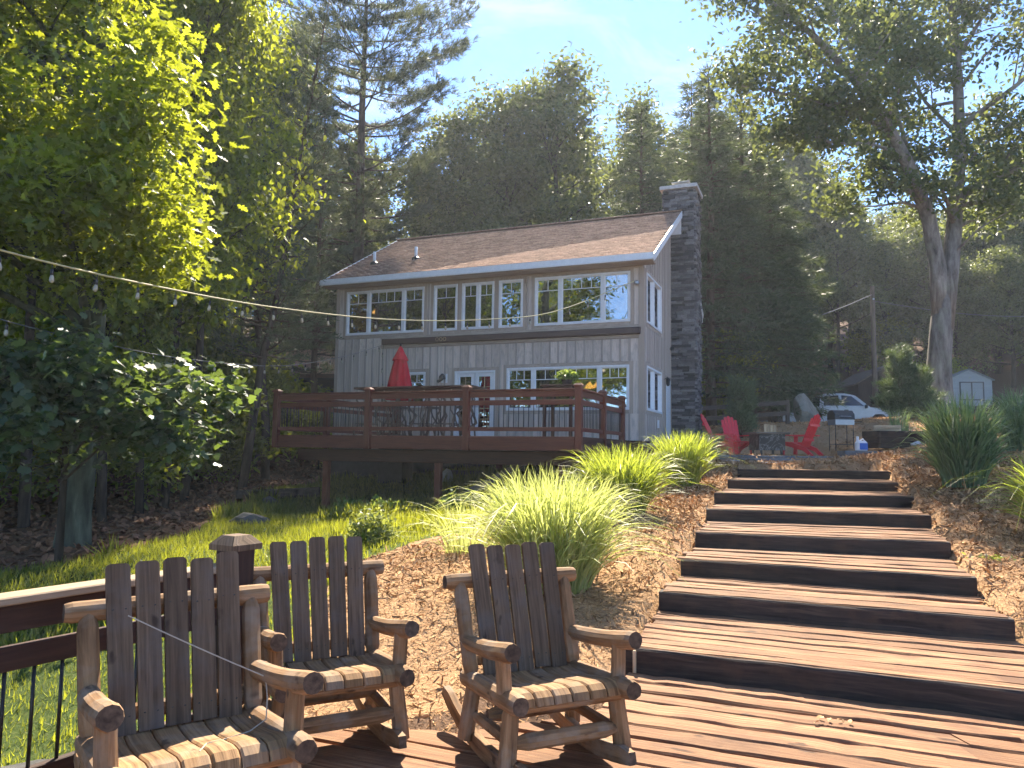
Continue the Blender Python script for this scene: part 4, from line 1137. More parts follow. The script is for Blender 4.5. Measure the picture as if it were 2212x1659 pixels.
# ------------------------------------------------------------------ log rocking chairs
def rocking_chair(label, loc, rotz, seed, tilt=0.0):
    rr = random.Random(seed)
    t = thing('log_rocking_chair', label, 'rocking chair', loc, rotz, 'log rocking chairs on the platform')
    t.rotation_euler = (tilt, 0, rotz)
    W = .325
    for sx in (-1, 1):
        mb = MB(); rings = []
        for i in range(15):
            y = -.46 + 1.16*i/14; z = .30*(y-.02)**2 + (.16*(y-.35)**2 if y > .35 else 0)
            sl = math.atan(.6*(y-.02)); nn = Vector((0, -math.sin(sl), math.cos(sl)))
            hh = .085 if 0 < i < 14 else .06
            b = Vector((sx*(W-.03), y, z))
            rings.append([b + Vector((q, 0, 0)) + nn*h for q, h in ((-.021, 0), (.021, 0), (.021, hh), (-.021, hh))])
        mb.sweep(rings); mb.build('rocker', M['log'], t)
        for y0, y1, nm in ((-.30, -.27, 'front_leg'), (.24, .20, 'rear_leg')):
            mb = MB(); mb.log((sx*(W+.015), y0, .06), (sx*(W-.02), y1, .40), .047, .043, n=10, tip1=.55, tl=.06, rng=rr); mb.build(nm, M['log'], t, smooth=False)
        mb = MB(); mb.log((sx*W, -.42, .418), (sx*W, .30, .372), .052, .048, n=12, tip0=.86, tip1=.8, tl=.03, rng=rr); mb.build('seat_rail', M['log'], t)
        mb = MB(); mb.log((sx*(W+.01), -.25, .44), (sx*(W+.02), -.24, .63), .040, .038, n=10, rng=rr, segs=3, wob=.04); mb.build('arm_post', M['log'], t)
        mb = MB(); mb.log((sx*(W+.03), -.39, .665), (sx*(W+.01), .24, .575), .050, .043, n=12, tip0=.88, tip1=.85, tl=.035, rng=rr, bow=-.012); mb.build('armrest', M['log'], t)
        mb = MB(); mb.log((sx*(W-.005), .195, .36), (sx*(W+.015), .385, .90), .044, .042, n=10, tip0=.45, tip1=.5, tl=.085, rng=rr); mb.build('back_post', M['log'], t)
        mb = MB(); mb.log((sx*(W-.03), -.30, .19), (sx*(W-.03), .24, .19), .032, .032, n=8, tip0=.7, tip1=.7, tl=.05, rng=rr); mb.build('side_stretcher', M['log'], t)
    mb = MB(); mb.log((-.425, .392, .885), (.425, .392, .885), .044, .046, n=12, tip0=.85, tip1=.9, tl=.03, rng=rr, segs=8); mb.build('top_rail', M['log'], t)
    mb = MB(); mb.log((-W, .262, .47), (W, .262, .47), .036, n=10, rng=rr); mb.build('lower_back_rail', M['log'], t)
    mb = MB(); mb.log((-W+.02, -.30, .385), (W-.02, -.30, .385), .044, n=12, rng=rr, segs=8); mb.build('front_rail', M['log'], t)
    mb = MB(); mb.log((-W+.02, .2, .345), (W-.02, .2, .345), .04, n=10, rng=rr); mb.build('rear_rail', M['log'], t)
    mb = MB(); mb.log((-W+.03, -.29, .20), (W-.03, -.29, .20), .042, n=10, tip0=.6, tip1=.6, tl=.07, rng=rr); mb.build('front_stretcher', M['log'], t)
    mb = MB(); mb.log((-W+.03, .05, .235), (W-.03, .05, .235), .042, n=10, tip0=.6, tip1=.6, tl=.07, rng=rr); mb.build('rear_stretcher', M['log'], t)
    for i in range(5):
        k = i-2
        p0 = Vector((k*.106, .178, .405+rr.uniform(-.008, .008))); p1 = Vector((k*.117+rr.uniform(-.004, .004), .402, 1.085+rr.uniform(-.015, .015)))
        dv = (p1-p0).normalized(); nn = dv.cross(Vector((1, 0, 0)))
        mb = MB(); mb.board(p0, p1, .096, .021, (1, rr.uniform(-.02, .02), 0), .016)
        sl = mb.build('back_slat', M['slat'], t)
        for zz in (.72, .10):
            for sx in (-.025, .025):
                q = p0.lerp(p1, zz) + Vector((sx, 0, 0)) - Vector((0, math.cos(.31), -math.sin(.31)))*.0105
                mb = MB(); mb.lathe([(.0, -.0005), (.0045, -.0005), (.0045, .0012), (.0, .0012)], 6, q, 'Y'); mb.build('nail', M['black'], sl)
    prof = [(.205, .392), (.10, .386), (-.03, .392), (-.15, .412), (-.25, .430), (-.31, .430), (-.345, .410), (-.362, .375)]
    for i in range(6):
        x = (i-2.5)*.104; w = .049
        mb = MB(); rings = []
        for j, (y, z) in enumerate(prof):
            y2, z2 = prof[min(j+1, 7)]; y1, z1 = prof[max(j-1, 0)]
            tv = Vector((0, y2-y1, z2-z1)).normalized(); nn = Vector((0, -tv.z, tv.y))
            if nn.z < 0: nn = -nn
            b = Vector((x, y, z+.012)); c = .008
            rings.append([b + Vector((-w, 0, 0)) - nn*.020, b + Vector((w, 0, 0)) - nn*.020, b + Vector((w, 0, 0)) - nn*.004, b + Vector((w-c, 0, 0)) + nn*.003, b + Vector((-w+c, 0, 0)) + nn*.003, b + Vector((-w, 0, 0)) - nn*.004])
        mb.sweep(rings); mb.build('seat_slat', M['seat'], t)
    return t
chair_r = rocking_chair('log rocking chair with reclined slat back closest to the steps', (.18, 4.28, .004), R(25), 101, 0.0)
chair_m = rocking_chair('log rocking chair in the middle, beside the railing end post', (-1.02, 4.44, .004), R(27), 202)
chair_l = rocking_chair('large near log rocking chair on the left with twine across its back', (-1.34, 3.32, .004), R(36), 303)
chair_l.scale = (1.05, 1.05, 1.03)

# pale twine slung across the left chair's back
t = link('twine', None)
def cat3(p0, p1, sag, n=14): return [Vector(p0).lerp(Vector(p1), i/(n-1)) - Vector((0, 0, sag*math.sin(math.pi*i/(n-1)))) for i in range(n)]
bpy.data.objects.remove(t)
mb = MB(); mb.tube(cat3((-1.68, 3.43, .90), (-1.09, 3.52, .62), .004), .0032, 5)
mb.tube([(-1.09, 3.52, .62), (-1.06, 3.46, .55), (-1.05, 3.42, .47), (-1.10, 3.36, .44), (-1.17, 3.28, .437), (-1.22, 3.2, .447), (-1.20, 3.08, .462)], .0032, 5)
tag(mb.build('twine', M['twine'], None), 'pale length of twine hanging across the left rocking chair', 'twine')

# bits on the planks
rs = np.random.RandomState(77)
q = rs.normal(0, 1, (170, 2))*[.16, .05] + [3.05, 3.05]
for i in range(0): pass
P = np.column_stack([q, np.full(len(q), .012)]); T, B, N = frames(rs, len(P), (0, 0, 1), .8)
PEB = [(-.5, -.4, 0), (.5, -.45, .1), (.55, .4, .15), (-.45, .45, .05), (-.3, -.25, .5), (.3, -.2, .5), (.3, .25, .5), (-.3, .25, .5)]
PF = [(3, 2, 1, 0), (4, 5, 6, 7), (0, 1, 5, 4), (1, 2, 6, 5), (2, 3, 7, 6), (3, 0, 4, 7)]
o = link('spilled_gravel', scatter('spilled_gravel', P, T, B, N, rs.uniform(.012, .03, len(P)), PEB, M['gravel'], PF))
tag(o, 'pale gravel spilled on the platform planks at the lower right', 'gravel', kind='stuff')
def leaf_pile(name, label, cx, cy, z, n, sp, seed, mat, size=(.03, .07)):
    rs = np.random.RandomState(seed); q = rs.normal(0, 1, (n, 3))*[sp, sp*.6, .006] + [cx, cy, z]
    q[:, 2] = np.maximum(q[:, 2], z+.004)
    T, B, N = frames(rs, n, (0, 0, 1), .5)
    o = link(name, scatter(name, q, T, B, N, rs.uniform(*size, n), LEAF6, mat)); tag(o, label, 'leaves', kind='stuff')
leaf_pile('fallen_leaves', 'few dry leaves lying on the planks below the first step', 2.0, 4.85, .008, 9, .07, 1, M['mulch_bits'], (.03, .05))
leaf_pile('fallen_leaves', 'green weeds and leaves at the right foot of the lower steps', 4.55, 6.25, gz(4.55, 6.25)+.01, 70, .16, 2, M['shrub'])
leaf_pile('fallen_leaves', 'weeds growing beside the right end of the middle steps', 5.25, 8.35, gz(5.25, 8.35)+.01, 60, .16, 3, M['shrub'])
leaf_pile('fallen_leaves', 'dry grass bits on the planks right of the rocking chairs', 1.0, 3.85, .008, 70, .22, 4, M['mulch_bits'], (.03, .08))
# ------------------------------------------------------------------ fire terrace
def rough_stone(seed, n=2):
    """lumpy rock of unit size"""
    import bmesh
    bm = bmesh.new(); bmesh.ops.create_icosphere(bm, subdivisions=n, radius=.5)
    r_ = random.Random(seed); pl = [(Vector((r_.gauss(0, 1), r_.gauss(0, 1), r_.gauss(0, 1))).normalized(), r_.uniform(.26, .44)) for _ in range(11)]
    for v in bm.verts:
        for nn, d in pl:
            k = v.co.dot(nn)
            if k > d: v.co -= nn*(k-d)*.9
        v.co *= 1 + r_.uniform(-.03, .03)
    me_ = bpy.data.meshes.new('rock'); bm.to_mesh(me_); bm.free(); return me_
def rock(name, label, cat, loc, size, rotz, seed, mat, group=None, sub=2):
    me_ = rough_stone(seed, sub); me_.materials.append(mat)
    o = link(name, me_, None, loc, (0, 0, rotz), size); tag(o, label, cat, group); return o

# low stone edging: slabs laid end to end
wall = thing('stone_edging', 'low edging of dark slate slabs in front of the red chairs', 'stone edging', (0, 0, 0))
rr = random.Random(55)
def slab(a, b, z0, h, dep, parent, mat=M['slate'], name='slab'):
    a, b = Vector((*a, 0)), Vector((*b, 0)); d = (b-a).normalized(); nn = Vector((-d.y, d.x, 0))
    mb = MB(); j = lambda k=.02: rr.uniform(-k, k)
    rings = []
    for q in (a+d*.008, a.lerp(b, .5), b-d*.008):
        rings.append([q + nn*j() + Vector((0, 0, z0)), q + nn*(dep+j(.04)) + Vector((0, 0, z0)), q + nn*(dep+j(.04)) + Vector((0, 0, z0+h+j(.008))), q + nn*(.015+j(.01)) + Vector((0, 0, z0+h+j(.008))), q + nn*(j(.008)) + Vector((0, 0, z0+h*.7))])
    mb.sweep(rings); return mb.build(name, mat, parent)
x = 4.75
while x < 8.2:
    L = min(rr.uniform(.5, 1.0), 8.3-x); slab((x, 18.62), (x+L, 18.60), 1.47, .07, .35, wall); slab((x+.1, 18.70), (x+L+.06, 18.68), 1.545, .065, .4, wall); x += L
x = 8.3
while x < 9.3:
    L = rr.uniform(.45, .7); slab((x, 18.95), (x+L, 18.95), 1.62, .14, .45, wall); slab((x, 18.85), (x+L+.05, 18.82), 1.50, .11, .45, wall); x += L
for x0 in (5.95, 6.72): slab((x0, 18.02), (x0+.74, 18.0), 1.40, .06, .20, wall, M['cap_stone'], 'pale_block')
slab((5.1, 18.25), (5.5, 18.3), 1.44, .05, .3, wall, M['cap_stone'], 'pale_block')

def adirondack(label, loc, rotz, seed):
    t = thing('adirondack_chair', label, 'chair', loc, rotz, 'red adirondack chairs on the terrace')
    m = M['red']; W = .30
    for sx in (-1, 1):
        mb = MB(); mb.bar((sx*W, -.36, 0), (sx*W, -.33, .52), .045, .11, (0, 1, 0), ch=.01); mb.build('front_leg', m, t)
        mb = MB(); mb.prism([(-.40, .30), (-.40, .38), (-.1, .36), (.28, .22), (.52, .0), (.40, .0), (.2, .14)], sx*(W-.05)-.02, sx*(W-.05)+.02, 'YZ'); mb.build('rear_leg', m, t)
        mb = MB(); mb.prism([(sx*(W-.06), .34), (sx*(W+.04), .34), (sx*(W+.085), -.30), (sx*(W+.05), -.43), (sx*(W-.03), -.44), (sx*(W-.065), -.34)][::(1 if sx > 0 else -1)], .522, .55, 'XY'); mb.build('armrest', m, t)
    n = 5
    for i in range(n):
        k = i-2; top = (.98, 1.06, 1.09, 1.06, .98)[i]
        L0 = Vector((k*.082, .10, .24)); lean = Vector((k*.012, .36, .78)).normalized()
        mb = MB(); mb.board(L0, L0 + lean*((top-.24)/lean.z), .082 if False else .079, .022, (1, 0, 0), .028); mb.build('back_slat', m, t)
    for zz in (.42, .80):
        y = .10 + (zz-.24)*.36/.78 + .028; mb = MB(); mb.bar((-.24, y, zz), (.24, y, zz), .03, .06); mb.build('back_brace', m, t)
    for i in range(5):
        y = -.40+i*.115; z = .385-.035*i+(.0 if i else -.02); mb = MB(); mb.bar((-.27, y, z), (.27, y, z), .105, .022, ch=.005); mb.build('seat_slat', m, t)
    return t
TZ = 1.607
adirondack('red plastic chair seen side on, nearest the chimney', (5.50, 20.05, TZ), R(62), 1)
adirondack('red plastic chair facing out, left of the black fire table', (6.15, 20.9, TZ), R(6), 2)
adirondack('red plastic chair turned half away, right of the fire table', (7.62, 20.0, TZ), R(-142), 3)
# fire table
t = thing('fire_table', 'square black fire table with marbled sides on the terrace', 'fire table', (6.72, 20.0, TZ), R(4))
mb = MB()
for i in range(4):
    a = i*math.pi/2; c, s_ = math.cos(a), math.sin(a); f = lambda x, y, z: Vector((x*c-y*s_, x*s_+y*c, z))
    mb.sweep([[f(-.34, -.345, .14), f(.34, -.345, .14), f(.34, -.345, .56), f(-.34, -.345, .56)], [f(-.34, -.33, .14), f(.34, -.33, .14), f(.34, -.33, .56), f(-.34, -.33, .56)]])
marble = surf('black_marble', [(.47, (.012, .013, .016)), (.50, (.18, .18, .19)), (.53, (.014, .015, .018))], scale=2.2, detail=4, rough=.3, bump=0, var=0, dist=2.5)
mb.build('side_panel', marble, t)
mb = MB(); mb.bar((-.44, 0, .585), (.44, 0, .585), .86, .045, ch=.01); mb.build('top', M['old_wood'], t)
for sx in (-1, 1):
    for sy in (-1, 1):
        mb = MB(); mb.bar((sx*.27, sy*.27, 0), (sx*.27, sy*.27, .14), .05, .05, (0, 1, 0)); mb.build('leg', M['black'], t)
def firewood(label, loc, rotz, n, cols, L, upright=False):
    t = thing('firewood_bundle', label, 'firewood', loc, rotz)
    for i in range(n):
        mb = MB(); x = (i % cols)*.085 - cols*.042; z = (i//cols)*.075
        if upright: mb.prism([(x-.035, -.04), (x+.036, -.035), (x+.01, .04)], .002, L+rr.uniform(-.02, .02), 'XY')
        else: mb.prism([(x-.038, z+.002), (x+.038, z+.004), (x+rr.uniform(-.02, .02), z+.068)], -L/2+rr.uniform(-.04, .04), L/2, 'XZ')
        mb.build('split_log', M['split_wood'], t)
firewood('short pale split logs standing on the fire table', (6.82, 19.95, TZ+.609), 0, 4, 4, .20, True)
# charcoal grill
t = thing('charcoal_grill', 'black barrel grill with closed hood on thin legs', 'grill', (9.2, 21.2, gz(9.2, 21.2)-.02), R(8)); t.scale = (.78, .78, .9)
mb = MB(); mb.prism([(-.25, .80), (.25, .80), (.25, .96), (-.25, .96)], -.36, .36, 'YZ'); mb.build('firebox', M['steel'], t)
mb = MB(); mb.prism([(-.26, .965), (.26, .965), (.24, 1.13), (.10, 1.25), (-.10, 1.25), (-.24, 1.13)], -.38, .38, 'YZ'); hd = mb.build('hood', M['black'], t)
mb = MB(); mb.tube([(-.2, -.25, 1.06), (-.2, -.31, 1.06), (.2, -.31, 1.06), (.2, -.25, 1.06)], .012); mb.build('handle', M['steel'], hd)
for sx in (-1, 1):
    for sy in (-1, 1):
        mb = MB(); mb.tube([(sx*.34, sy*.2, 0), (sx*.34, sy*.2, .82)], .014); mb.build('leg', M['black'], t)
mb = MB(); mb.bar((-.34, 0, .2), (.34, 0, .2), .4, .015); mb.bar((.365, 0, .9), (.70, 0, .9), .4, .02); mb.build('shelf', M['black'], t)
# jug
t = thing('detergent_jug', 'white plastic jug with blue label on the stone edge', 'jug', (8.78, 19.1, 1.763), R(5))
mb = MB(); rings = []
for z, w, d in ((0, .13, .07), (.02, .14, .08), (.20, .14, .08), (.25, .10, .06)):
    rings.append([Vector((w*sx, d*sy, z)) for sx, sy in ((-1, -.6), (-.7, -1), (.7, -1), (1, -.6), (1, .6), (.7, 1), (-.7, 1), (-1, .6))])
mb.sweep(rings); mb.build('body', M['jug'], t)
mb = MB(); mb.lathe([(.035, .24), (.03, .32), (.032, .325), (.032, .36), (.0, .36)], 10, (-.09, 0, 0)); mb.tube([(-.03, 0, .25), (.05, 0, .30), (.11, 0, .22)], .016); mb.build('neck', M['jug'], t)
mb = MB(); mb.box(-.085, .125, -.089, -.083, .03, .19); mb.build('label_sheet', M['blue_label'], t)
# timber planter with firewood
t = thing('timber_planter', 'black timber planter box at the right of the terrace', 'planter', (9.95, 19.55, gz(9.95, 19.55)-.04), R(3))
for k in range(3):
    for sy in (-1, 1):
        mb = MB(); mb.bar((-.72, sy*.38, .075+.148*k), (.72, sy*.38, .075+.148*k), .14, .142, ch=.01); mb.build('timber', M['tie'], t)
    for sx in (-1, 1):
        mb = MB(); mb.bar((sx*.65, -.305, .075+.148*k), (sx*.65, .305, .075+.148*k), .14, .142, ch=.01); mb.build('timber', M['tie'], t)
mb = MB(); mb.bar((-.57, 0, .36), (.57, 0, .36), .6, .06); mb.build('soil', M['mortar'], t)
firewood('pale split firewood lying across the black timber planter', (9.62, 19.5, gz(9.95, 19.55)+.41), R(78), 4, 2, .62)
rock('field_rock', 'flat grey rock beside the black timber planter', 'rock', (10.95, 19.2, gz(10.95, 19.2)+.03), (.6, .4, .25), .3, 5, M['rock'])
rock('field_rock', 'small grey stone under the front of the timber planter', 'rock', (10.15, 19.0, gz(10.15, 19.0)+.03), (.4, .25, .18), .1, 6, M['cap_stone'])
rock('field_rock', 'pale rock on the right bank behind the big grass clump', 'rock', (11.9, 16.5, gz(11.9, 16.5)+.08), (.9, .6, .4), .8, 8, M['rock'])
rock('boulder', 'large pale boulder standing between the rail fence and the truck', 'boulder', (11.2, 29, gz(11.2, 29)+.42), (1.25, .9, 1.5), .4, 12, M['boulder'], sub=3)
rock('field_rock', 'round dark rock half sunk in the lawn below the deck', 'rock', (-5.0, 14.8, gz(-5.0, 14.8)+.06), (.85, .6, .42), .2, 14, M['rock'])
rock('field_rock', 'small dark stone at the edge of the lawn by the trees', 'rock', (-6.1, 19.5, gz(-6.1, 19.5)+.06), (.45, .4, .3), .2, 15, M['rock'])
rock('field_rock', 'grey rock at the lawn edge below the platform railing', 'rock', (-3.15, 5.2, gz(-3.15, 5.2)+.08), (.75, .5, .35), .5, 16, M['rock'])
rock('field_rock', 'pale angular rock beside the railing foot, lower left', 'rock', (-3.75, 5.35, gz(-3.75, 5.35)+.08), (.6, .5, .4), 1.2, 17, M['cap_stone'])
rock('field_rock', 'brown rock near the platform rim under the railing', 'rock', (-2.6, 4.9, gz(-2.6, 4.9)+.06), (.5, .35, .3), 2.2, 18, M['rock'])

# rail fence behind the red chairs
def fence(label, pts, mat, h=.95, boards=2):
    t = thing('rail_fence', label, 'fence', (0, 0, 0))
    for (x, y) in pts:
        z = gz(x, y); mb = MB(); mb.bar((x, y, z-.1), (x, y, z+h), .12, .12, (0, 1, 0), ch=.01); mb.build('post', mat, t)
    for a, b in zip(pts, pts[1:]):
        for k in range(boards):
            hh = (h-.1) if k == 0 else h*.45
            mb = MB(); mb.bar((a[0], a[1]-.08, gz(*a)+hh), (b[0], b[1]-.08, gz(*b)+hh), .045, .15); mb.build('rail', mat, t)
fence('grey wooden rail fence behind the red chairs', [(6.3, 26.2), (8.0, 26.3), (9.6, 26.4)], M['fence_wood'], .85)
fence('dark timber rail along the wood left of the deck', [(-12.5, 30.0), (-10, 30.2), (-7.6, 30.4)], M['old_wood'], .6, 1)

# ------------------------------------------------------------------ vehicles
def vehicle(name, label, cat, loc, rotz, L, Wd, lower, upper, wins, wheels, paint, hood=None):
    """side outlines along x (front +x): lower body, cab above it, windows on the cab side"""
    t = thing(name, label, cat, loc, rotz); w = Wd/2
    mb = MB(); mb.prism(lower, -w, w, 'XZ'); body = mb.build('body', paint, t)
    mb = MB(); zl, zh = min(z for _, z in upper), max(z for _, z in upper)
    ring = lambda s: [Vector((x, s*(w-.03-.17*(z-zl)/(zh-zl)), z)) for x, z in upper]
    mb.sweep([ring(-1), ring(1)]); cab = mb.build('cab', paint, t)
    for poly in wins:
        for s in (-1, 1):
            mb = MB(); out = lambda e: [Vector((x, s*(w-.03-.17*(z-zl)/(zh-zl)+e), z)) for x, z in poly]
            mb.sweep([out(-.02), out(.006)]); mb.build('window', M['car_glass'], cab)
    # windscreen and rear window
    for (xa, za), (xb, zb), sg in ((upper[-1], upper[-2], 1), (upper[0], upper[1], -1)):
        mb = MB(); e = .008*sg
        f = lambda x, z, s: Vector((x+e, s*(w-.14-.17*(z-zl)/(zh-zl)), z+.004))
        k0, k1 = .1, .88
        P0, P1 = (xa+(xb-xa)*k0, za+(zb-za)*k0), (xa+(xb-xa)*k1, za+(zb-za)*k1)
        mb.sweep([[f(*P0, -1), f(*P0, 1), f(*P1, 1), f(*P1, -1)], [q - Vector((.03*sg, 0, .01)) for q in (f(*P0, -1), f(*P0, 1), f(*P1, 1), f(*P1, -1))]]); mb.build('windscreen' if sg > 0 else 'rear_window', M['car_glass'], cab)
    for wx, r in wheels:
        for s in (-1, 1):
            mb = MB(); mb.lathe([(r*.55, -.11), (r*.93, -.11), (r, -.08), (r, .08), (r*.93, .11), (r*.55, .11)], 20, (wx, s*(w-.10), r), 'Y'); wh = mb.build('tyre', M['tyre'], t)
            mb = MB(); mb.lathe([(.02, s*.115), (r*.5, s*.118), (r*.55, s*.09), (r*.55, -.08*s), (.02, -.08*s)], 16, (wx, s*(w-.10), r), 'Y'); mb.build('rim', M['chrome'], wh)
    xf = max(x for x, _ in lower)
    for s in (-1, 1):
        mb = MB(); mb.box(xf-.10, xf+.012, s*(w-.30)-.16, s*(w-.30)+.16, .78, .95); mb.build('headlight', M['jug'], body)
        mb = MB(); mb.bar((upper[-1][0]-.25, s*(w+.02), 1.22), (upper[-1][0]-.25, s*(w+.2), 1.25), .10, .17); mb.build('wing_mirror', M['black'], cab)
    for hx in hood or []:
        for s in (-1, 1):
            mb = MB(); mb.box(hx-.1, hx+.1, s*(w+.012)-.012, s*(w+.012)+.012, 1.03, 1.07); mb.build('door_handle', M['black'], body)
    mb = MB(); mb.bar((xf+.02, -w+.06, .52), (xf+.02, w-.06, .52), .14, .22, ch=.03); mb.build('bumper', M['black'], t)
lower = [(-2.9, .45), (-2.25, .42), (-2.2, .55), (-2.0, .82), (-1.65, .85), (-1.35, .6), (-1.3, .42), (1.35, .42), (1.4, .6), (1.65, .85), (2.05, .85), (2.3, .6), (2.35, .45), (2.85, .5), (2.88, 1.0), (2.7, 1.12), (1.35, 1.2), (-2.9, 1.2)]
upper = [(-1.05, 1.19), (-.95, 1.86), (-.5, 1.93), (.35, 1.92), (.75, 1.80), (1.45, 1.19)]
wins = [[(-.85, 1.28), (-.78, 1.78), (-.08, 1.82), (-.08, 1.28)], [(.06, 1.28), (.06, 1.82), (.55, 1.78), (1.12, 1.28)]]
vehicle('pickup_truck', 'white crew cab pickup truck parked behind the boulder', 'truck', (17.1, 40, gz(17.1, 40)+.1), R(-8), 5.8, 1.98, lower, upper, wins, [(-1.75, .40), (1.85, .40)], M['car_white'], [-.7, .25])
lower2 = [(-2.2, .4), (-1.75, .38), (-1.6, .7), (-1.2, .7), (-1.0, .38), (1.0, .38), (1.15, .7), (1.6, .7), (1.75, .4), (2.2, .45), (2.25, .85), (1.2, 1.02), (-2.2, 1.05)]
upper2 = [(-2.1, 1.04), (-1.9, 1.62), (-1.4, 1.72), (.1, 1.70), (.35, 1.64), (1.15, 1.02)]
wins2 = [[(-1.75, 1.12), (-1.6, 1.58), (-.65, 1.62), (-.65, 1.12)], [(-.55, 1.12), (-.55, 1.62), (.2, 1.58), (.8, 1.12)]]
vehicle('parked_car', 'dark parked car cut off by the right edge of the picture', 'car', (21.45, 30.0, gz(21.4, 30.0)), R(172), 4.5, 1.85, lower2, upper2, wins2, [(-1.4, .34), (1.37, .34)], M['car_dark'])

# ------------------------------------------------------------------ outbuildings
def gable_box(t, w, d, h, rise, wall, roof, over=.2, th=.10):
    """w along x, gable faces -y; roof as two slabs"""
    mb = MB(); mb.prism([(-w/2, 0), (w/2, 0), (w/2, h), (0, h+rise), (-w/2, h)], 0, d, 'XZ'); wl = mb.build('wall', wall, t)
    sl = rise/(w/2)
    for sx in (-1, 1):
        mb = MB(); poly = [(0, h+rise+.02), (sx*(w/2+over), h-over*sl+.02), (sx*(w/2+over), h-over*sl+th), (0, h+rise+th)]
        mb.prism(poly if sx > 0 else poly[::-1], -over, d+over, 'XZ'); mb.build('roof', roof, t)
    return wl
t = thing('garden_shed', 'small white clapboard shed with dark framed double doors', 'shed', (27.85, 46, 4.35), R(-10))
wl = gable_box(t, 2.5, 3.0, 1.95, .62, M['shed_white'], M['shed_roof'], .12, .08)
for k in range(14):
    z = .1+k*.13
    for a, b in ((-1.23, -.58), (.78, 1.23)):
        mb = MB(); mb.prism([(-.002, z), (-.022, z), (-.006, z+.125)], a, b, 'YZ'); mb.build('clapboard', M['shed_white'], wl)
for k in range(4):
    z = 1.93+k*.13; e = 1.18-k*.25
    mb = MB(); mb.prism([(-.002, z), (-.022, z), (-.006, z+.125)], -e, e, 'YZ'); mb.build('clapboard', M['shed_white'], wl)
mb = MB()
for x in (-.55, .1, .75): mb.box(x-.035, x+.035, -.05, -.024, .05, 1.85)
for z in (.08, .75, 1.82): mb.box(-.52, .72, -.046, -.024, z-.03, z+.03)
mb.build('door_frame', M['black'], t)
for x0, x1 in ((-.51, .06), (.14, .71)):
    for k in range(12):
        mb = MB(); mb.box(x0, x1, -.040, -.026, .12+k*.143, .25+k*.143); mb.build('door_board', M['shed_white'], t)
t = thing('barn', 'dark old barn half hidden behind the oak trunk', 'barn', (24.3, 49, 4.2), R(-6))
gable_box(t, 3.6, 6, 2.1, 1.1, M['barn_wall'], M['old_wood'], .25, .12)
for k in range(14):
    mb = MB(); mb.box(-1.8+k*.257, -1.8+k*.257+.25, -.02, -.002, .02, 2.1); mb.build('wall_board', M['barn_wall'], t)
t = thing('carport', 'long low open carport with brown roof behind the truck', 'carport', (20.5, 53, 4.2), R(-3))
mb = MB(); mb.prism([(-.5, 1.75), (3.5, 2.3), (3.5, 2.4), (-.5, 1.87)], -4.5, 4.5, 'YZ'); mb.build('roof', M['old_wood'], t)
mb = MB(); mb.box(-4.3, 4.3, 3.3, 3.4, 0, 2.25); mb.build('back_wall', M['barn_wall'], t)
for x in (-4.2, -1.4, 1.4, 4.2):
    mb = MB(); mb.bar((x, 0, 0), (x, 0, 1.80), .13, .13, (0, 1, 0)); mb.build('post', M['old_wood'], t)
# dark cabin left of the house
t = thing('dark_cabin', 'dark clapboard cabin with brown roof beyond the left trees', 'cabin', (-9.6, 35.2, 1.6), R(-10))
mb = MB(); mb.box(-4.2, 4.2, 0, 5, 0, 3.35); wl = mb.build('wall', M['dark_wall'], t)
for k in range(16):
    mb = MB(); mb.prism([(-.004, .1+k*.2), (-.035, .1+k*.2), (-.008, .1+k*.2+.195)], -4.2, 4.2, 'YZ'); mb.build('clapboard', M['cabin_wall'], wl)
mb = MB(); mb.prism([(-.55, 3.25), (2.5, 4.85), (5.5, 3.25), (5.5, 3.4), (2.5, 5.0), (-.55, 3.4)], -4.6, 4.6, 'YZ'); rf = mb.build('roof', M['shingle'], t)
mb = MB(); mb.bar((-4.62, -.57, 3.32), (4.62, -.57, 3.32), .03, .17); mb.build('fascia', M['brown_metal'], t)
# utility pole with its wires
t = thing('utility_pole', 'bare wooden utility pole rising before the dark trees', 'pole', (21.6, 45, gz(21.6, 45)-.2))
mb = MB(); mb.lathe([(.17, 0), (.15, 3), (.125, 12-gz(21.6, 45)), (.0, 12.02-gz(21.6, 45))], 12); mb.build('shaft', M['pole'], t)
mb = MB(); mb.bar((0, -.15, 11.2-gz(21.6, 45)), (0, .15, 11.2-gz(21.6, 45)), .1, .1); mb.build('insulator', M['steel'], t)
mb = MB(); mb.tube(cat3((21.6, 45, 11.3), (4.6, 30.0, 7.0), 1.1, 20), .022, 5); tag(mb.build('overhead_wire', M['wire'], None), 'thin overhead wire sagging from the utility pole to the house', 'wire')
mb = MB(); mb.tube(cat3((21.6, 45, 10.9), (42, 50, 12.0), .9, 16), .022, 5); tag(mb.build('overhead_wire', M['wire'], None), 'thin overhead wire from the utility pole towards the right edge', 'wire')

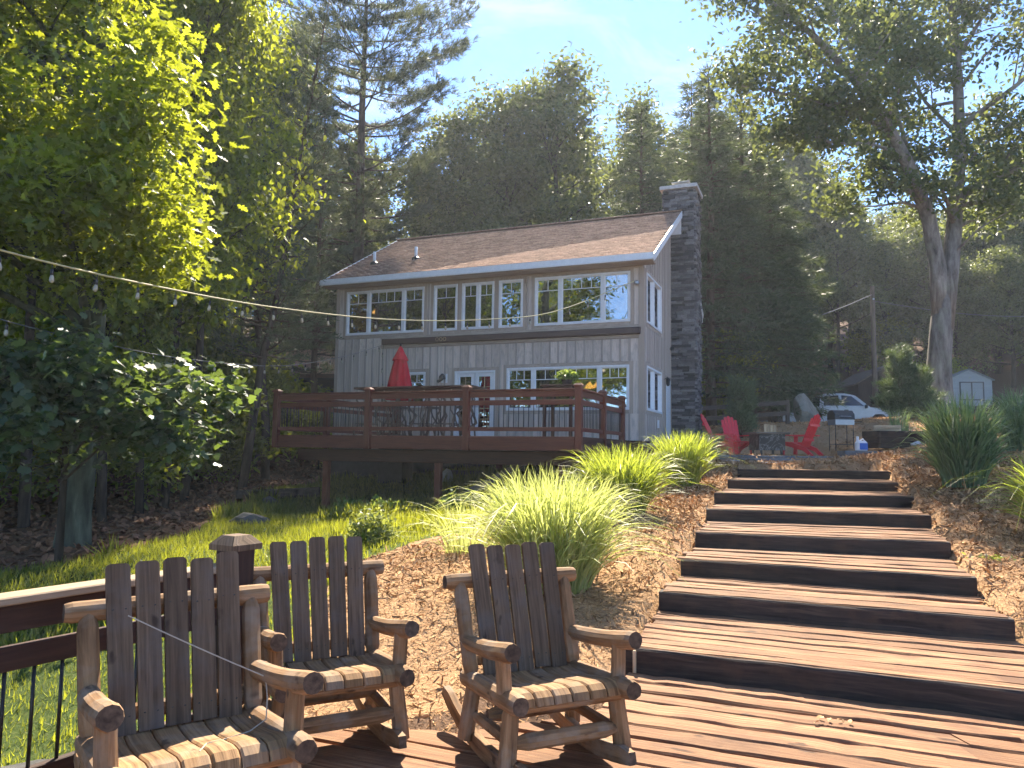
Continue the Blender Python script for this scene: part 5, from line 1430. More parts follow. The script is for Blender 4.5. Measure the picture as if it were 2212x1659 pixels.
# under and beside the deck
q = hw(-11.35, 19.2); t = thing('utility_box', 'dark utility cabinet under the left end of the deck', 'cabinet', (q.x, q.y, gz(q.x, q.y)), -A22)
mb = MB(); mb.box(-.4, .4, -.3, .3, 0, 1.0); mb.build('body', M['dark_wall'], t); mb = MB(); mb.box(-.44, .44, -.34, .34, 1.002, 1.05); mb.build('lid', M['steel'], t)
q = hw(-8.9, 18.6); t = thing('lumber_pile', 'grey boards stacked in the shade under the deck', 'lumber', (q.x, q.y, gz(q.x, q.y)), -A22+.1)
for k in range(5):
    mb = MB(); mb.bar((-.6+rr.uniform(-.1, .1), rr.uniform(-.1, .1), .03+.045*k), (.6, rr.uniform(-.1, .1), .03+.045*k), .14, .04); mb.build('board', M['old_wood'], t)
q = hw(-9.1, 18.0); rock('field_rock', 'pale lump of stone in the shade under the deck', 'rock', (q.x, q.y, gz(q.x, q.y)+.2), (.55, .4, .5), .6, 23, M['cap_stone'])
mb = MB(); q0 = Vector((-7.2, 20.2, gz(-7.2, 20.2)+.12)); mb.log(q0, q0+Vector((2.1, .25, .12)), .15, .13, n=10); tag(mb.build('fallen_log', M['bark_dark'], None), 'dark log lying at the top of the lawn by the trees', 'log')
# ------------------------------------------------------------------ trees
def bez(p0, p1, p2, n):
    p0, p1, p2 = map(lambda q: np.array(q, float), (p0, p1, p2)); t = np.linspace(0, 1, n)[:, None]
    return (1-t)**2*p0 + 2*t*(1-t)*p1 + t*t*p2

def along(pts, t):
    pts = np.asarray(pts, float); k = t*(len(pts)-1); i = min(int(k), len(pts)-2); f = k-i
    return pts[i]*(1-f)+pts[i+1]*f, pts[i+1]-pts[i]

def tree_parts(limbs, rs, nsub, sublen, twigs, out=1.0, up=.25, t0=.3, n_trunk=10):
    """limbs: list of (points, r0, r1, bears_leaves). Adds branches; returns the wood and the twig ends"""
    mb = MB(); tips = []
    for pts, r0, r1, bears in limbs:
        m = len(pts); rad = r0 if isinstance(r0, list) else [r0+(r1-r0)*i/(m-1) for i in range(m)]; r0 = rad[0]
        mb.tube([Vector(p) for p in pts], rad, n_trunk if r0 > .12 else 6)
        if not bears: continue
        L = float(np.sum(np.linalg.norm(np.diff(np.asarray(pts, float), axis=0), axis=1)))
        k = max(2, int(nsub*bears))
        for i in range(k):
            t = t0+(1-t0)*((i+rs.uniform(0, 1))/k); p, d = along(pts, min(t, .999)); d = d/np.linalg.norm(d)
            v = d*.55*out + rs.normal(0, .6, 3); v[2] = v[2]*.6+up; v /= np.linalg.norm(v)
            ln = sublen*rs.uniform(.6, 1.2)*(1.15-.6*t)
            e = p+v*ln; mid = p+v*ln*.5+np.array([0, 0, .12*ln])
            bp = bez(p, mid, e, 4); rb = max(.008, (r0+(r1-r0)*t)*.42)
            mb.tube([Vector(q) for q in bp], [rb, rb*.75, rb*.5, rb*.25], 5, cap=False)
            for j in range(twigs):
                q, dq = along(bp, rs.uniform(.35, .999)); w = v*.5+rs.normal(0, .6, 3); w[2] = w[2]*.5+up*.5; w /= np.linalg.norm(w)
                tips.append(q+w*ln*rs.uniform(.2, .45))
            tips.append(e)
        tips.append(np.asarray(pts[-1], float))
    return mb, np.array(tips)

def crown_mesh(name, tips, rs, n, sig, size, tmpl, mat, tilt=.75, flat=.55):
    k = rs.randint(0, len(tips), n); own = rs.uniform(.6, 1.35, len(tips))
    P = tips[k] + rs.normal(0, 1, (n, 3))*np.array([sig, sig, sig*flat])*own[k][:, None]
    T, B, N = frames(rs, n, (0, 0, 1), tilt)
    T[:, 2] -= .25; T /= np.linalg.norm(T, axis=1)[:, None]; B = np.cross(N, T)
    return scatter(name, P, T, B, N, rs.uniform(size*.7, size*1.25, n), tmpl, mat)

def broadleaf(seed, H, r, base, Rr, nl, nleaf, leaf, sig, bark, mat, tmpl=LEAF6, nsub=7, shape=.8):
    rs = np.random.RandomState(seed)
    tr = [np.array([0, 0, -.3])]
    for i in range(1, 9): tr.append(np.array([rs.normal(0, .018*H/8)*i**.5, rs.normal(0, .018*H/8)*i**.5, H*.92*i/8]))
    limbs = [([np.array([0, 0, -.3]), np.array([0, 0, .15]), np.array([0, 0, .8])] , r*1.5, r*1.02, 0)]
    limbs = [(tr, r, r*.18, .5)]
    for i in range(nl):
        f = (i+.5)/nl; h = base+(H*.9-base)*f
        p, _ = along(tr, min(.99, h/(H*.92))); az = i*2.4+rs.uniform(-.5, .5)
        L = Rr*(1-.75*f**1.6)*rs.uniform(.45, 1.3); el = .15+.8*f
        d = np.array([math.cos(az)*math.cos(el), math.sin(az)*math.cos(el), math.sin(el)])
        e = p+d*L+np.array([0, 0, .08*L]); m_ = p+d*L*.5+np.array([0, 0, -.04*L])
        limbs.append((bez(p, m_, e, 6), r*.36*(1-.5*f), r*.07, 1.0))
    mb, tips = tree_parts(limbs, rs, nsub, Rr*.42, 3, t0=.28)
    tips = tips[tips[:, 2] > base*.75]
    wood_me = mb.mesh('trunk', bark, True)
    return wood_me, crown_mesh('crown', tips, rs, nleaf, sig, leaf, tmpl, mat)

NEEDLE = [(0, -.055, 0), (0, .055, 0), (1, 0, 0)]
def conifer(seed, H, r, base, Rr, whorls, per, tufts, bark, mat, needle=.24, bend=.12, droop=.0, nn=9, bare=.3, prof=None):
    rs = np.random.RandomState(seed); mb = MB()
    tr = [Vector((rs.normal(0, .04), rs.normal(0, .04), -.3 + (H+.3)*i/8)) for i in range(9)]
    mb.tube(tr, [r*(1-.93*(i/8)**1.1) for i in range(9)], 10)
    pos, dirs = [], []
    for i in range(whorls):
        f = i/(whorls-1); h = base+(H*.98-base)*f
        Lw = Rr*(prof(f) if prof else (1-f)**.75)
        for j in range(per):
            if rs.uniform() < .12: continue
            az = j*6.283/per+i*1.1+rs.uniform(-.5, .5); L = max(.35, Lw*rs.uniform(.55, 1.15))
            z0 = h+rs.uniform(-.3, .3); hor = np.array([math.cos(az), math.sin(az), 0.0])
            p0 = np.array([0, 0, z0]); e = p0+hor*L+np.array([0, 0, (bend-droop+.35*f)*L]); m_ = p0+hor*L*.55+np.array([0, 0, -.02*L+.1*f*L])
            bp = bez(p0, m_, e, 5); rb = max(.012, r*.22*(1-f*.6))
            mb.tube([Vector(q) for q in bp], [rb, rb*.8, rb*.55, rb*.35, rb*.15], 5, cap=False)
            side = np.array([-hor[1], hor[0], 0])
            for k in range(max(4, int(tufts*L/Rr))):
                t = bare+(1-bare)*rs.uniform(0, 1)**.8; q, d = along(bp, min(t, .999)); d = d/np.linalg.norm(d)
                lat = rs.normal(0, .22)*L*(1.15-t*.8)
                q = q+side*lat+d*abs(lat)*.5+np.array([0, 0, rs.normal(0, .05)*L*.4-abs(lat)*droop*.6+.02])
                pos.append(q); dirs.append(d*.8+side*np.sign(lat)*.5+np.array([0, 0, .35-droop*2]))
    pos, dirs = np.array(pos), np.array(dirs); n = len(pos)
    pos = np.repeat(pos, nn, 0)+rs.normal(0, .05, (n*nn, 3)); D = np.repeat(dirs, nn, 0)+rs.normal(0, .55, (n*nn, 3)); D /= np.linalg.norm(D, axis=1)[:, None]
    s_ = np.cross(D, rs.normal(0, 1, (n*nn, 3))); s_ /= np.linalg.norm(s_, axis=1)[:, None]; u_ = np.cross(D, s_)
    return mb.mesh('trunk', bark, True), scatter('crown', pos, D, s_, u_, rs.uniform(needle*.7, needle*1.3, n*nn), NEEDLE, mat)

def plant_tree(name, label, cat, loc, meshes, rotz=0, scale=1.0, group=None, lean=(0, 0)):
    t = thing(name, label, cat, loc, rotz, group); t.rotation_euler = (lean[0], lean[1], rotz)
    t.scale = scale if isinstance(scale, tuple) else (scale,)*3
    link('trunk', meshes[0], t); link('crown', meshes[1], t); return t

PR = {}
PR['oakA'] = broadleaf(1, 20, .26, 6.5, 4.6, 22, 15000, .30, .50, M['bark_dark'], M['leaf_far'], DIAMOND)
PR['oakB'] = broadleaf(2, 17, .28, 4.5, 5.2, 22, 16000, .30, .52, M['bark_dark'], M['leaf_far'], DIAMOND)
PR['oakC'] = broadleaf(3, 19, .22, 5.5, 4.0, 20, 13000, .28, .46, M['bark_dark'], M['leaf_far'], DIAMOND)
PR['slim'] = broadleaf(4, 16, .16, 5.0, 2.9, 18, 9000, .21, .5, M['bark_dark'], M['leaf_oak'], LEAF6, nsub=5)
PR['slim2'] = broadleaf(5, 15, .15, 3.6, 3.2, 18, 10000, .21, .5, M['bark_dark'], M['leaf_oak'], LEAF6, nsub=5)
PR['hem'] = conifer(6, 19, .26, 1.6, 3.9, 30, 7, 46, M['pine_bark'], M['leaf_hem'], needle=.46, bend=.0, droop=.18, nn=6, bare=.12)
PR['pineS'] = conifer(8, 18, .20, 4.5, 3.0, 20, 5, 44, M['pine_bark'], M['leaf_pine'], needle=.26, nn=8)
PR['bush'] = broadleaf(9, 3.2, .05, .35, 1.7, 12, 4200, .17, .30, M['bark_dark'], M['leaf_oak'], LEAF6, nsub=5)
PR['bigpine'] = conifer(7, 27, .36, 6.5, 5.2, 27, 5, 125, M['pine_bark'], M['leaf_pine'], needle=.32, bend=.16, nn=11, bare=.30, prof=lambda f: (.45+.9*f if f < .55 else .95*(1-((f-.55)/.5)**2)+.1))

# the forked oak on the right
rs = np.random.RandomState(61)
bx, by, bz = 13.55*1.2, 24.0*1.2, gz(13.55*1.2, 24*1.2)
bz0 = 3.05
Lm = lambda *p: [np.array([q[0]*1.2, q[1]*1.2, 1.65+(q[2]-1.65)*1.2])-np.array([bx, by, bz]) for q in p]
limbs = [
 (Lm((13.50, 24, bz0-.4), (13.51, 24, bz0+.0), (13.52, 24, bz0+.35), (13.55, 24, bz0+.8), (13.58, 24, bz0+1.5), (13.68, 24, 5.6), (13.78, 24, 6.6), (13.82, 24, 7.3)), [.84, .68, .55, .47, .43, .40, .36, .16], .18, 0),
 (Lm((13.70, 24, 5.7), (13.66, 24, 7.7), (13.35, 23.9, 9.3), (12.55, 23.5, 10.9), (11.5, 23, 12.3), (10.2, 22.5, 13.5), (8.9, 22, 14.4), (7.2, 21.6, 15.4)), .34, .07, 3.0),
 (Lm((13.76, 24, 5.7), (14.06, 24, 7.8), (14.35, 24.1, 9.6), (14.75, 24.4, 12), (14.9, 24.6, 14.5), (15.0, 25, 17.5), (15.2, 25, 20.5)), .36, .09, 3.0),
 (Lm((12.3, 23.4, 11.2), (11.2, 23.0, 11.35), (9.8, 22.6, 11.2), (8.2, 22.2, 11.5)), .085, .02, 1.6),
 (Lm((11.9, 23.2, 11.9), (10.6, 22.7, 12.1), (8.8, 22.1, 12.4), (6.6, 21.8, 12.6)), .10, .02, 2.0),
 (Lm((13.2, 23.9, 9.6), (12.4, 23.6, 9.7), (11.4, 23.4, 9.5), (10.6, 23.2, 9.4)), .07, .015, .5),
 (Lm((13.0, 23.8, 10.1), (12.3, 24.2, 10.5), (11.6, 24.4, 10.4)), .05, .015, .4),
 (Lm((10.4, 22.6, 13.3), (9.0, 23.2, 14.6), (7.6, 23.6, 16.2), (6.8, 23.8, 17.6)), .10, .02, 1.1),
 (Lm((11.6, 23.1, 12.3), (11.0, 23.5, 14.2), (10.4, 23.9, 16.4), (9.8, 24, 18.6)), .11, .02, 1.2),
 (Lm((12.8, 23.6, 10.7), (12.7, 24.4, 13.0), (12.5, 24.8, 15.5), (12.2, 25, 18)), .10, .02, 2.2),
 (Lm((14.5, 24.2, 10.2), (15.8, 24.0, 10.8), (17.2, 23.8, 11.2), (18.8, 23.6, 12.2)), .13, .03, 1.8),
 (Lm((14.4, 24.2, 9.8), (15.6, 24.5, 10.1), (17.0, 24.8, 11.0), (18.8, 25, 13.2)), .12, .03, 1.6),
 (Lm((14.8, 24.4, 12.6), (16.4, 24, 13.8), (18.2, 23.6, 15.4), (19.6, 23.4, 16.6)), .12, .03, 2.2),
 (Lm((14.8, 24.4, 12.2), (13.9, 24.8, 13.6), (13.2, 25, 15.2), (13.0, 25, 17)), .09, .02, 2.0),
 (Lm((14.9, 24.7, 15), (16.2, 25, 17), (17.4, 25, 19)), .10, .02, 2.0),
 (Lm((14.3, 24.1, 9.2), (13.7, 24.3, 10.4), (13.35, 24.3, 11.6)), .06, .015, .7),
 (Lm((14.0, 24, 8.0), (14.6, 23.3, 8.8), (15.4, 22.9, 9.3)), .05, .012, .4),
]
mb, tips = tree_parts(limbs, rs, 9, 2.4, 4, up=.15, t0=.25, n_trunk=16)
tips = tips[tips[:, 2] > 7.2]
tree = thing('oak_tree', 'tall forked oak with pale bark at the right of the picture', 'tree', (bx, by, bz))
link('trunk', mb.mesh('trunk', M['bark'], True), tree)
link('crown', crown_mesh('crown', tips, rs, 42000, .42, .215, LEAF6, M['leaf_far'], tilt=.8), tree)

Lm = lambda *p: [np.array(q, float)-np.array([bx, by, bz]) for q in p]
# the leafy oak on the left, close to the camera
rs = np.random.RandomState(62)
bx, by = -7.35, 13.0; bz = gz(bx, by)
ends = [(-4.6,10,5.2),(-4.7,10.1,7.2),(-5.2,9,5.0),(-6.5,9.4,6),(-5.6,10.6,9.3),(-5.2,11.6,10.8),(-7,9,8.5),(-8.5,10,7),(-9.5,11,9),(-5.0,11.8,4.9),(-6,9.6,11.5),(-8,10.6,12.5),(-10,10,5.5),(-6,11.8,14),(-9,13,15),(-6,12.6,15.5),(-4.4,9.6,6.2),(-10.5,13,7),(-9.8,9.2,4.6),(-7.6,8.7,5.0)]
ends = [(x-.55, y, z) for x, y, z in ends]
limbs = [(Lm((bx-.03, by, bz-.4), (bx-.02, by, bz+.1), (bx, by, bz+.5), (bx+.05, by, bz+1.1), (bx+.12, by-.05, 4), (bx+.05, by-.1, 8), (bx+.1, by, 12), (bx+.2, by, 16), (bx, by, 19)), [.36, .28, .24, .215, .19, .16, .13, .09, .05], .05, .5)]
for i, e in enumerate(ends):
    z0 = max(3.4, min(e[2]-1.2-.25*(i % 3), 15)); s0 = np.array([bx+.08, by-.05, z0]); e = np.array(e, float)
    m_ = (s0+e)/2+np.array([0, 0, .7]); limbs.append((list(bez(s0, m_, e, 7)-np.array([bx, by, bz])), .085, .014, 1.2))
mb, tips = tree_parts(limbs, rs, 9, .9, 4, up=.05, t0=.35, n_trunk=14)
tips = tips[tips[:, 2]+bz > 3.2]
tree = thing('oak_tree', 'leafy oak with thick lichened trunk on the left, leaves glowing yellow', 'tree', (bx, by, bz))
link('trunk', mb.mesh('trunk', M['bark_lichen'], True), tree)
link('crown', crown_mesh('crown', tips, rs, 30000, .36, .19, OAK, M['leaf_oak'], tilt=.7, flat=.7), tree)

# low maple under it
rs = np.random.RandomState(63)
bx, by = -6.6, 11.3; bz = gz(bx, by)
ends = [(-4.1,10.7,2.5),(-4.9,9.8,2.1),(-6,9.1,1.75),(-7.3,9.4,1.8),(-8.3,9.8,2.0),(-5,11.2,2.6),(-7,10.5,2.5),(-8.5,11,2.5),(-4.6,10.4,1.7),(-5.5,9.5,2.7),(-9.2,9.6,2.2),(-6.4,9.4,2.4)]
limbs = [(Lm((bx, by, bz-.2), (bx, by, 1.2), (bx+.1, by-.2, 2.2), (bx+.1, by-.3, 2.7)), .07, .02, .6)]
for i, e in enumerate(ends):
    s0 = np.array([bx+.03, by-.1, 1.1+.12*i]); e = np.array(e, float); limbs.append((list(bez(s0, (s0+e)/2+np.array([0, 0, .45]), e, 5)-np.array([bx, by, bz])), .022, .006, 1.0))
mb, tips = tree_parts(limbs, rs, 8, .6, 3, up=.0, t0=.3)
tips = tips[tips[:, 2]+bz > 1.35]
tree = thing('maple_sapling', 'low maple with broad blue green leaves in front of the left trunks', 'tree', (bx, by, bz))
link('trunk', mb.mesh('trunk', M['bark_dark'], True), tree)
link('crown', crown_mesh('crown', tips, rs, 8500, .22, .145, MAPLE, M['leaf_maple'], tilt=.55, flat=.6), tree)

# tall pine behind the house
plant_tree('pine_tree', 'tall white pine with open plumed branches behind the house', 'tree', (-7.75, 37, gz(-7.75, 37)), PR['bigpine'], 1.0)
plant_tree('pine_tree', 'smaller thin pine just left of the tall pine', 'tree', (-9.9, 38.5, gz(-9.9, 38.5)), PR['pineS'], 2.0, .95)

# slim trees of the left wood
slim = [(-9.8,15.5,1.0),(-8.6,16.2,.9),(-8.4,17.4,.85),(-8.3,18.4,1.0),(-8.6,20.2,1.05),(-11,19,1.1),(-12.5,15.5,1.1),(-14,22,1.2),(-10.6,24,1.15),(-12.6,28,1.25),(-16,18,1.2),(-9.2,17.2,.8),(-15,12,1.1),(-18,26,1.3),(-11.7,26.5,1.1),(-13,9.5,1.0),(-17,33,1.3),(-21,21,1.3),(-12.4,33.5,1.2)]
rr = random.Random(66)
for i, (x, y, s) in enumerate(slim):
    plant_tree('slender_tree', 'slender dark trunked tree in the shaded wood on the left', 'tree', (x, y, gz(x, y)), PR[('slim', 'slim2')[i % 2]], rr.uniform(0, 6.28), (s*.72, s*.72, s), 'slender trees of the left wood', (rr.uniform(-.05, .05), rr.uniform(-.05, .05)))
plant_tree('slender_tree', 'leaning slender trunk just left of the deck, nearer one', 'tree', (-7.7, 22, gz(-7.7, 22)), PR['pineS'], .6, (.7, .7, .9), None, (0, .13))
plant_tree('slender_tree', 'leaning slender trunk touching the left corner of the deck', 'tree', (-8.0, 25, gz(-8.0, 25)), PR['pineS'], 2.6, (.75, .75, .95), None, (0, .12))
plant_tree('slender_tree', 'thin straight tree between the deck corner and the dark cabin', 'tree', (-7.75, 29.8, gz(-7.75, 29.8)), PR['pineS'], 2.0, .8, None)

# wood behind: trees stand in rough rows up the hill
# skyline of the wood: bearing from the yard (east per north) against how steeply the treetops stand above eye level
SKY = np.array([(-1.04,0.747),(-0.333,0.631),(-0.278,0.412),(-0.211,0.412),(-0.089,0.454),(-0.052,0.515),(0.009,0.527),(0.112,0.521),(0.146,0.50),(0.179,0.505),(0.228,0.521),(0.277,0.485),(0.362,0.436),(0.417,0.393),(0.472,0.338),(0.576,0.332),(0.63,0.393),(0.674,0.424),(0.972,0.503)], float)
rr = random.Random(67); cand = []
for d0, sp in ((43, 3.4), (52, 4.6), (64, 5.2), (80, 6.0), (98, 7.5)):
    x = -.80*d0-6
    while x < .86*d0+8:
        cand.append((x+rr.uniform(-1.3, 1.3), d0+rr.uniform(-2.8, 2.8))); x += sp*rr.uniform(.8, 1.2)
kinds = {'oakA': ('broadleaf_tree', 20), 'oakB': ('broadleaf_tree', 17), 'oakC': ('broadleaf_tree', 19), 'hem': ('hemlock_tree', 19), 'pineS': ('pine_tree', 18)}
lab = {'broadleaf_tree': 'broadleaf tree of the hillside wood', 'hemlock_tree': 'dark hemlock of the hillside wood', 'pine_tree': 'slim pine of the hillside wood'}
for x, y in cand:
    be = x/y
    if be > .356 and y < 57: continue
    if y < 40.5 or (-14 < x < -5 and y < 42): continue
    zt = 1.65+y*np.interp(be, SKY[:, 0], SKY[:, 1]); b = gz(x, y)
    Hh = (zt-b)*rr.uniform(.90, 1.04)
    if y > 60: Hh *= .97
    if -.309 < be < .24:
        if y > 72: continue
        if y > 47: Hh *= .8
    if Hh < 6: continue
    k = rr.choice(['oakA', 'oakB', 'oakC', 'oakA', 'oakC'] if -.126 < be < .24 else ['oakA', 'oakB', 'oakC', 'hem', 'pineS'] if be < .137 else ['oakA', 'oakB', 'oakC', 'hem', 'hem'])
    nm, H0 = kinds[k]; s = Hh/H0; sx = min(max(s, .75), 1.35)
    where = [w_ for lim_, w_ in ((-0.522, 'behind the left oak, far left'), (-0.333, 'behind the left oak'), (-0.235, 'left of the tall pine'), (-0.138, 'behind the tall pine'), (-0.052, 'right of the tall pine'), (0.027, 'above the middle of the roof'), (0.112, 'above the right half of the roof'), (0.191, 'just left of the chimney top'), (0.277, 'just right of the chimney'), (0.423, 'behind the hemlocks'), (0.576, 'behind the forked oak'), (9999, 'at the far right')) if be < lim_][0]
    row = 'front' if y < 47 else 'second' if y < 58 else 'third' if y < 72 else 'fourth' if y < 89 else 'farthest'
    plant_tree(nm, lab[nm]+' '+where+', '+row+' row', 'tree', (x, y, b-.1), PR[k], rr.uniform(0, 6.28), (sx, sx, s), 'wood '+where+', '+row+' row')
for d0 in (57, 63, 70):
    x = .37*d0
    while x < .80*d0:
        xx, y = x+rr.uniform(-1, 1), d0+rr.uniform(-1.5, 1.5); zt = 1.65+y*np.interp(xx/y, SKY[:, 0], SKY[:, 1]); b = gz(xx, y); Hh = max(7, (zt-b)*rr.uniform(.85, 1.05))
        k = rr.choice(['oakB', 'oakC', 'oakB']); H0 = kinds[k][1]
        plant_tree('broadleaf_tree', 'mid green broadleaf tree on the hill behind the shed', 'tree', (xx, y, b-1.2), PR[k], rr.uniform(0, 6.28), (.85, .85, Hh/H0), 'broadleaf trees on the hill behind the shed')
        x += rr.uniform(3.2, 4.4)
for x, y, h in ((-12.5, 43.5, 14), (-9.4, 45.5, 13), (-11.2, 49, 15), (-15, 47, 16)):
    plant_tree('hemlock_tree', 'dark hemlock standing behind the dark cabin', 'tree', (x, y, gz(x, y)-.1), PR['hem'], x, (.85, .85, h/19), 'hemlocks behind the dark cabin')
# conifers close behind the fence and the chimney
for i, (x, y, h) in enumerate(sorted(((8.3, 31.5, 15.5), (10.6, 34.5, 17), (9.0, 37.5, 18), (12.6, 36.6, 15), (6.0, 35, 15.5), (13.8, 43.5, 16.5), (16.8, 48, 15)), key=lambda q: q[0]/q[1])):
    plant_tree('hemlock_tree', ('first', 'second', 'third', 'fourth', 'fifth', 'sixth', 'seventh')[i]+' dense dark hemlock counted rightwards from the chimney', 'tree', (x, y, gz(x, y)-.1), PR['hem'], rr.uniform(0, 6.28), (.95*h/19+.15, .95*h/19+.15, h/19), 'hemlocks close behind the chimney')
for x, y, s in ((33.5, 50.5, .62), (37, 53, .7), (31.5, 53.5, .6), (41, 52, .75), (35, 56, .75), (45, 55, .8)):
    plant_tree('broadleaf_tree', 'low crowned broadleaf tree right of the white shed', 'tree', (x, y, gz(x, y)-1.4), PR['oakB'], x, s, 'low trees right of the shed')
# trees standing behind and beside the camera
for i, (x, y, k, s) in enumerate(((-16.5, 1.5, 'slim', .95), (-27, -11, 'oakC', .62), (-20, -22, 'pineS', .7), (14, -34, 'oakB', .6))):
    plant_tree('shore_tree', 'tree behind the viewpoint, seen only as a reflection in the windows', 'tree', (x, y, gz(x, y)-.1), PR[k], i*1.3, s, 'trees behind the viewpoint')
# understory
bl = [(-9.5,21.5,.8),(-10.8,26,.9),(-12,22,1.0),(-9.6,31.5,.9),(-11.3,31,1.0),(-13.5,18,1.0),(-15.5,24,1.1),(-11.5,13.5,.8),(-8.9,33,.8),(-16,15,1.1),(-9.2,23.4,.6),(-6.9,27.4,.6),(-18,20,1.2),(-13,26,1.0),(-20,30,1.3),(-10.2,17.8,1.2),(-11.8,20.5,1.5),(-9.9,23.6,1.3),(-10.6,28.6,1.4),(-12.8,24,1.6),(-14,29,1.6),(-11,33.2,1.2),(-9.0,18.9,.9),(-13.2,14,1.3),(-15,20,1.6),(-8.9,26.6,1.0)]
for x, y, s in bl:
    plant_tree('understory_bush', 'leafy understory bush among the left trunks', 'bush', (x, y, gz(x, y)), PR['bush'], rr.uniform(0, 6.28), s, 'understory bushes of the left wood')
for i in range(16):
    x, y = (rr.uniform(5, 10.3), rr.uniform(32, 37)) if i < 7 else (rr.uniform(27, 46), rr.uniform(47, 60))
    if 10 < x < 12.4 and y < 31.5: continue
    plant_tree('understory_bush', 'shaded bush at the foot of the wood on the right', 'bush', (x, y, gz(x, y)), PR['bush'], rr.uniform(0, 6.28), rr.uniform(.8, 1.5), 'bushes at the foot of the right wood')

# ------------------------------------------------------------------ young spruces and shrubs
def spruce(seed, H, Rr, n): return conifer(seed, H, .05, .12, Rr, n, 8, 30, M['pine_bark'], M['leaf_spruce'], needle=.19, bend=.3, nn=7, bare=.08)
plant_tree('young_spruce', 'small young spruce between the red chairs and the rail fence', 'spruce', (7.35, 24.2, gz(7.35, 24.2)), spruce(31, 1.55, .55, 11))
t = plant_tree('young_spruce', 'larger young spruce with two leaders left of the oak trunk', 'spruce', (13.55, 26.4, gz(13.55, 26.4)), spruce(32, 2.2, .85, 14))
m2 = spruce(33, 1.5, .8, 11); o = link('side_trunk', m2[0], t, (.55, -.2, 0)); link('side_crown', m2[1], t, (.55, -.2, 0))
rs = np.random.RandomState(71)
def shrub(label, loc, size, n, leaf, mat, seed):
    rs = np.random.RandomState(seed); t = thing('shrub', label, 'shrub', loc)
    q = rs.normal(0, 1, (n, 3)); q /= np.linalg.norm(q, axis=1)[:, None]; q *= rs.uniform(.45, 1.05, (n, 1)); q[:, 2] = abs(q[:, 2])
    q *= 1+.25*np.sin(q[:, :1]*9)*np.cos(q[:, 1:2]*8)
    q = q*np.array(size)+[0, 0, .05]
    T, B, N = frames(rs, n, q, .6)
    mb = MB()
    for k in range(7): a = k*.9; mb.tube([(0, 0, -.05), (.3*size[0]*math.cos(a), .3*size[1]*math.sin(a), .4*size[2]), (.7*size[0]*math.cos(a), .7*size[1]*math.sin(a), .8*size[2])], [.012, .008, .003], 5)
    link('stems', mb.mesh('stems', M['bark_dark']), t); link('foliage', scatter('foliage', q, T, B, N, rs.uniform(leaf*.7, leaf*1.3, n), DIAMOND, mat), t)
shrub('low yellow green shrub on the mulch edge behind the middle chair', (-1.98, 11.0, gz(-1.98, 11.0)), (.38, .34, .42), 1500, .07, M['shrub'], 1)
for i, (x, y, s) in enumerate(((-1.0, 15.4, .5), (-2.6, 15.8, .45), (-3.4, 16.4, .4), (.2, 14.6, .45))):
    shrub(('clump of ferns', 'second clump of ferns', 'small clump of ferns', 'weedy clump')[i] + ' in the shade below the ' + ('middle', 'left middle', 'left', 'right')[i] + ' part of the deck', (x, y, gz(x, y)), (s, s*.8, s*.7), 500, .12, M['plant'], 5+i)

# ------------------------------------------------------------------ ornamental grasses
def grass_clump(label, x, y, H, spread, n, mat, width=.010, seed=1, root=.22, droop=1.0, stiff=0.0):
    rs = np.random.RandomState(seed); S_ = 7; t = np.linspace(0, 1, S_)
    az = rs.uniform(0, 6.283, n); rad = root*np.sqrt(rs.uniform(0, 1, n)); x0 = rad*np.cos(az); y0 = rad*np.sin(az)
    az2 = az+rs.normal(0, .5, n); lean = np.clip(rad/root*.7+rs.normal(0, .32, n), .02, 1.3)*(1-stiff)
    flop = rs.uniform(0, 1, n) < .08; lean = np.where(flop, lean+.55, lean)
    L = H*rs.uniform(.5, 1.3, n)*(1+.35*lean); hor = spread*lean
    tt = t[None, :]
    hx = hor[:, None]*(tt**1.5)
    z = L[:, None]*(tt-droop*(.16+.42*lean[:, None])*tt**2.6)
    px = x0[:, None]+np.cos(az2)[:, None]*hx+rs.normal(0, .03, (n, S_))*tt**1.5; py = y0[:, None]+np.sin(az2)[:, None]*hx+rs.normal(0, .03, (n, S_))*tt**1.5
    P = np.stack([px, py, z], -1)
    fa = rs.uniform(0, 6.283, n); side = np.stack([np.cos(fa), np.sin(fa), rs.normal(0, .2, n)], -1)
    wd = width*rs.uniform(.6, 1.3, n)[:, None]*np.array([.7, 1, 1, .95, .8, .5, .08])[None]
    A = P-side[:, None, :]*wd[..., None]*.5; B = P+side[:, None, :]*wd[..., None]*.5
    Vv = np.stack([A, B], 2).reshape(-1, 3)
    b = (np.arange(n)*S_*2)[:, None]+(np.arange(S_-1)*2)[None]
    Ff = np.stack([b, b+1, b+3, b+2], -1).reshape(-1, 4)
    th = thing('ornamental_grass', label, 'ornamental grass', (x, y, gz(x, y)-.02), 0, 'ornamental grass clumps along the steps')
    o = link('blades', np_mesh('blades', Vv, Ff, mat), th)
    m = max(60, n//14); zz = np.stack([root*rs.normal(0, .5, m), root*rs.normal(0, .5, m), np.zeros(m)], -1)
    T, Bb, N = frames(rs, m, (0, 0, 1), .3); up = np.array([0, 0, 1.])+rs.normal(0, .5, (m, 3))
    link('dry_base', scatter('dry_base', zz, T, Bb, up, rs.uniform(.10, .25, m)*H, [(0, -.04, 0), (0, .04, 0), (.1, 0, 1)], M['mulch_bits']), th)
grass_clump('large pale variegated grass mound behind the right rocking chair', .42, 7.9, 1.16, .80, 2500, M['grass_pale'], .015, 1, .40, .9)
grass_clump('yellow green grass clump at the corner of the deck', 1.70, 11.6, 1.02, .72, 1400, M['grass_yellow'], .018, 2, .32, .8)
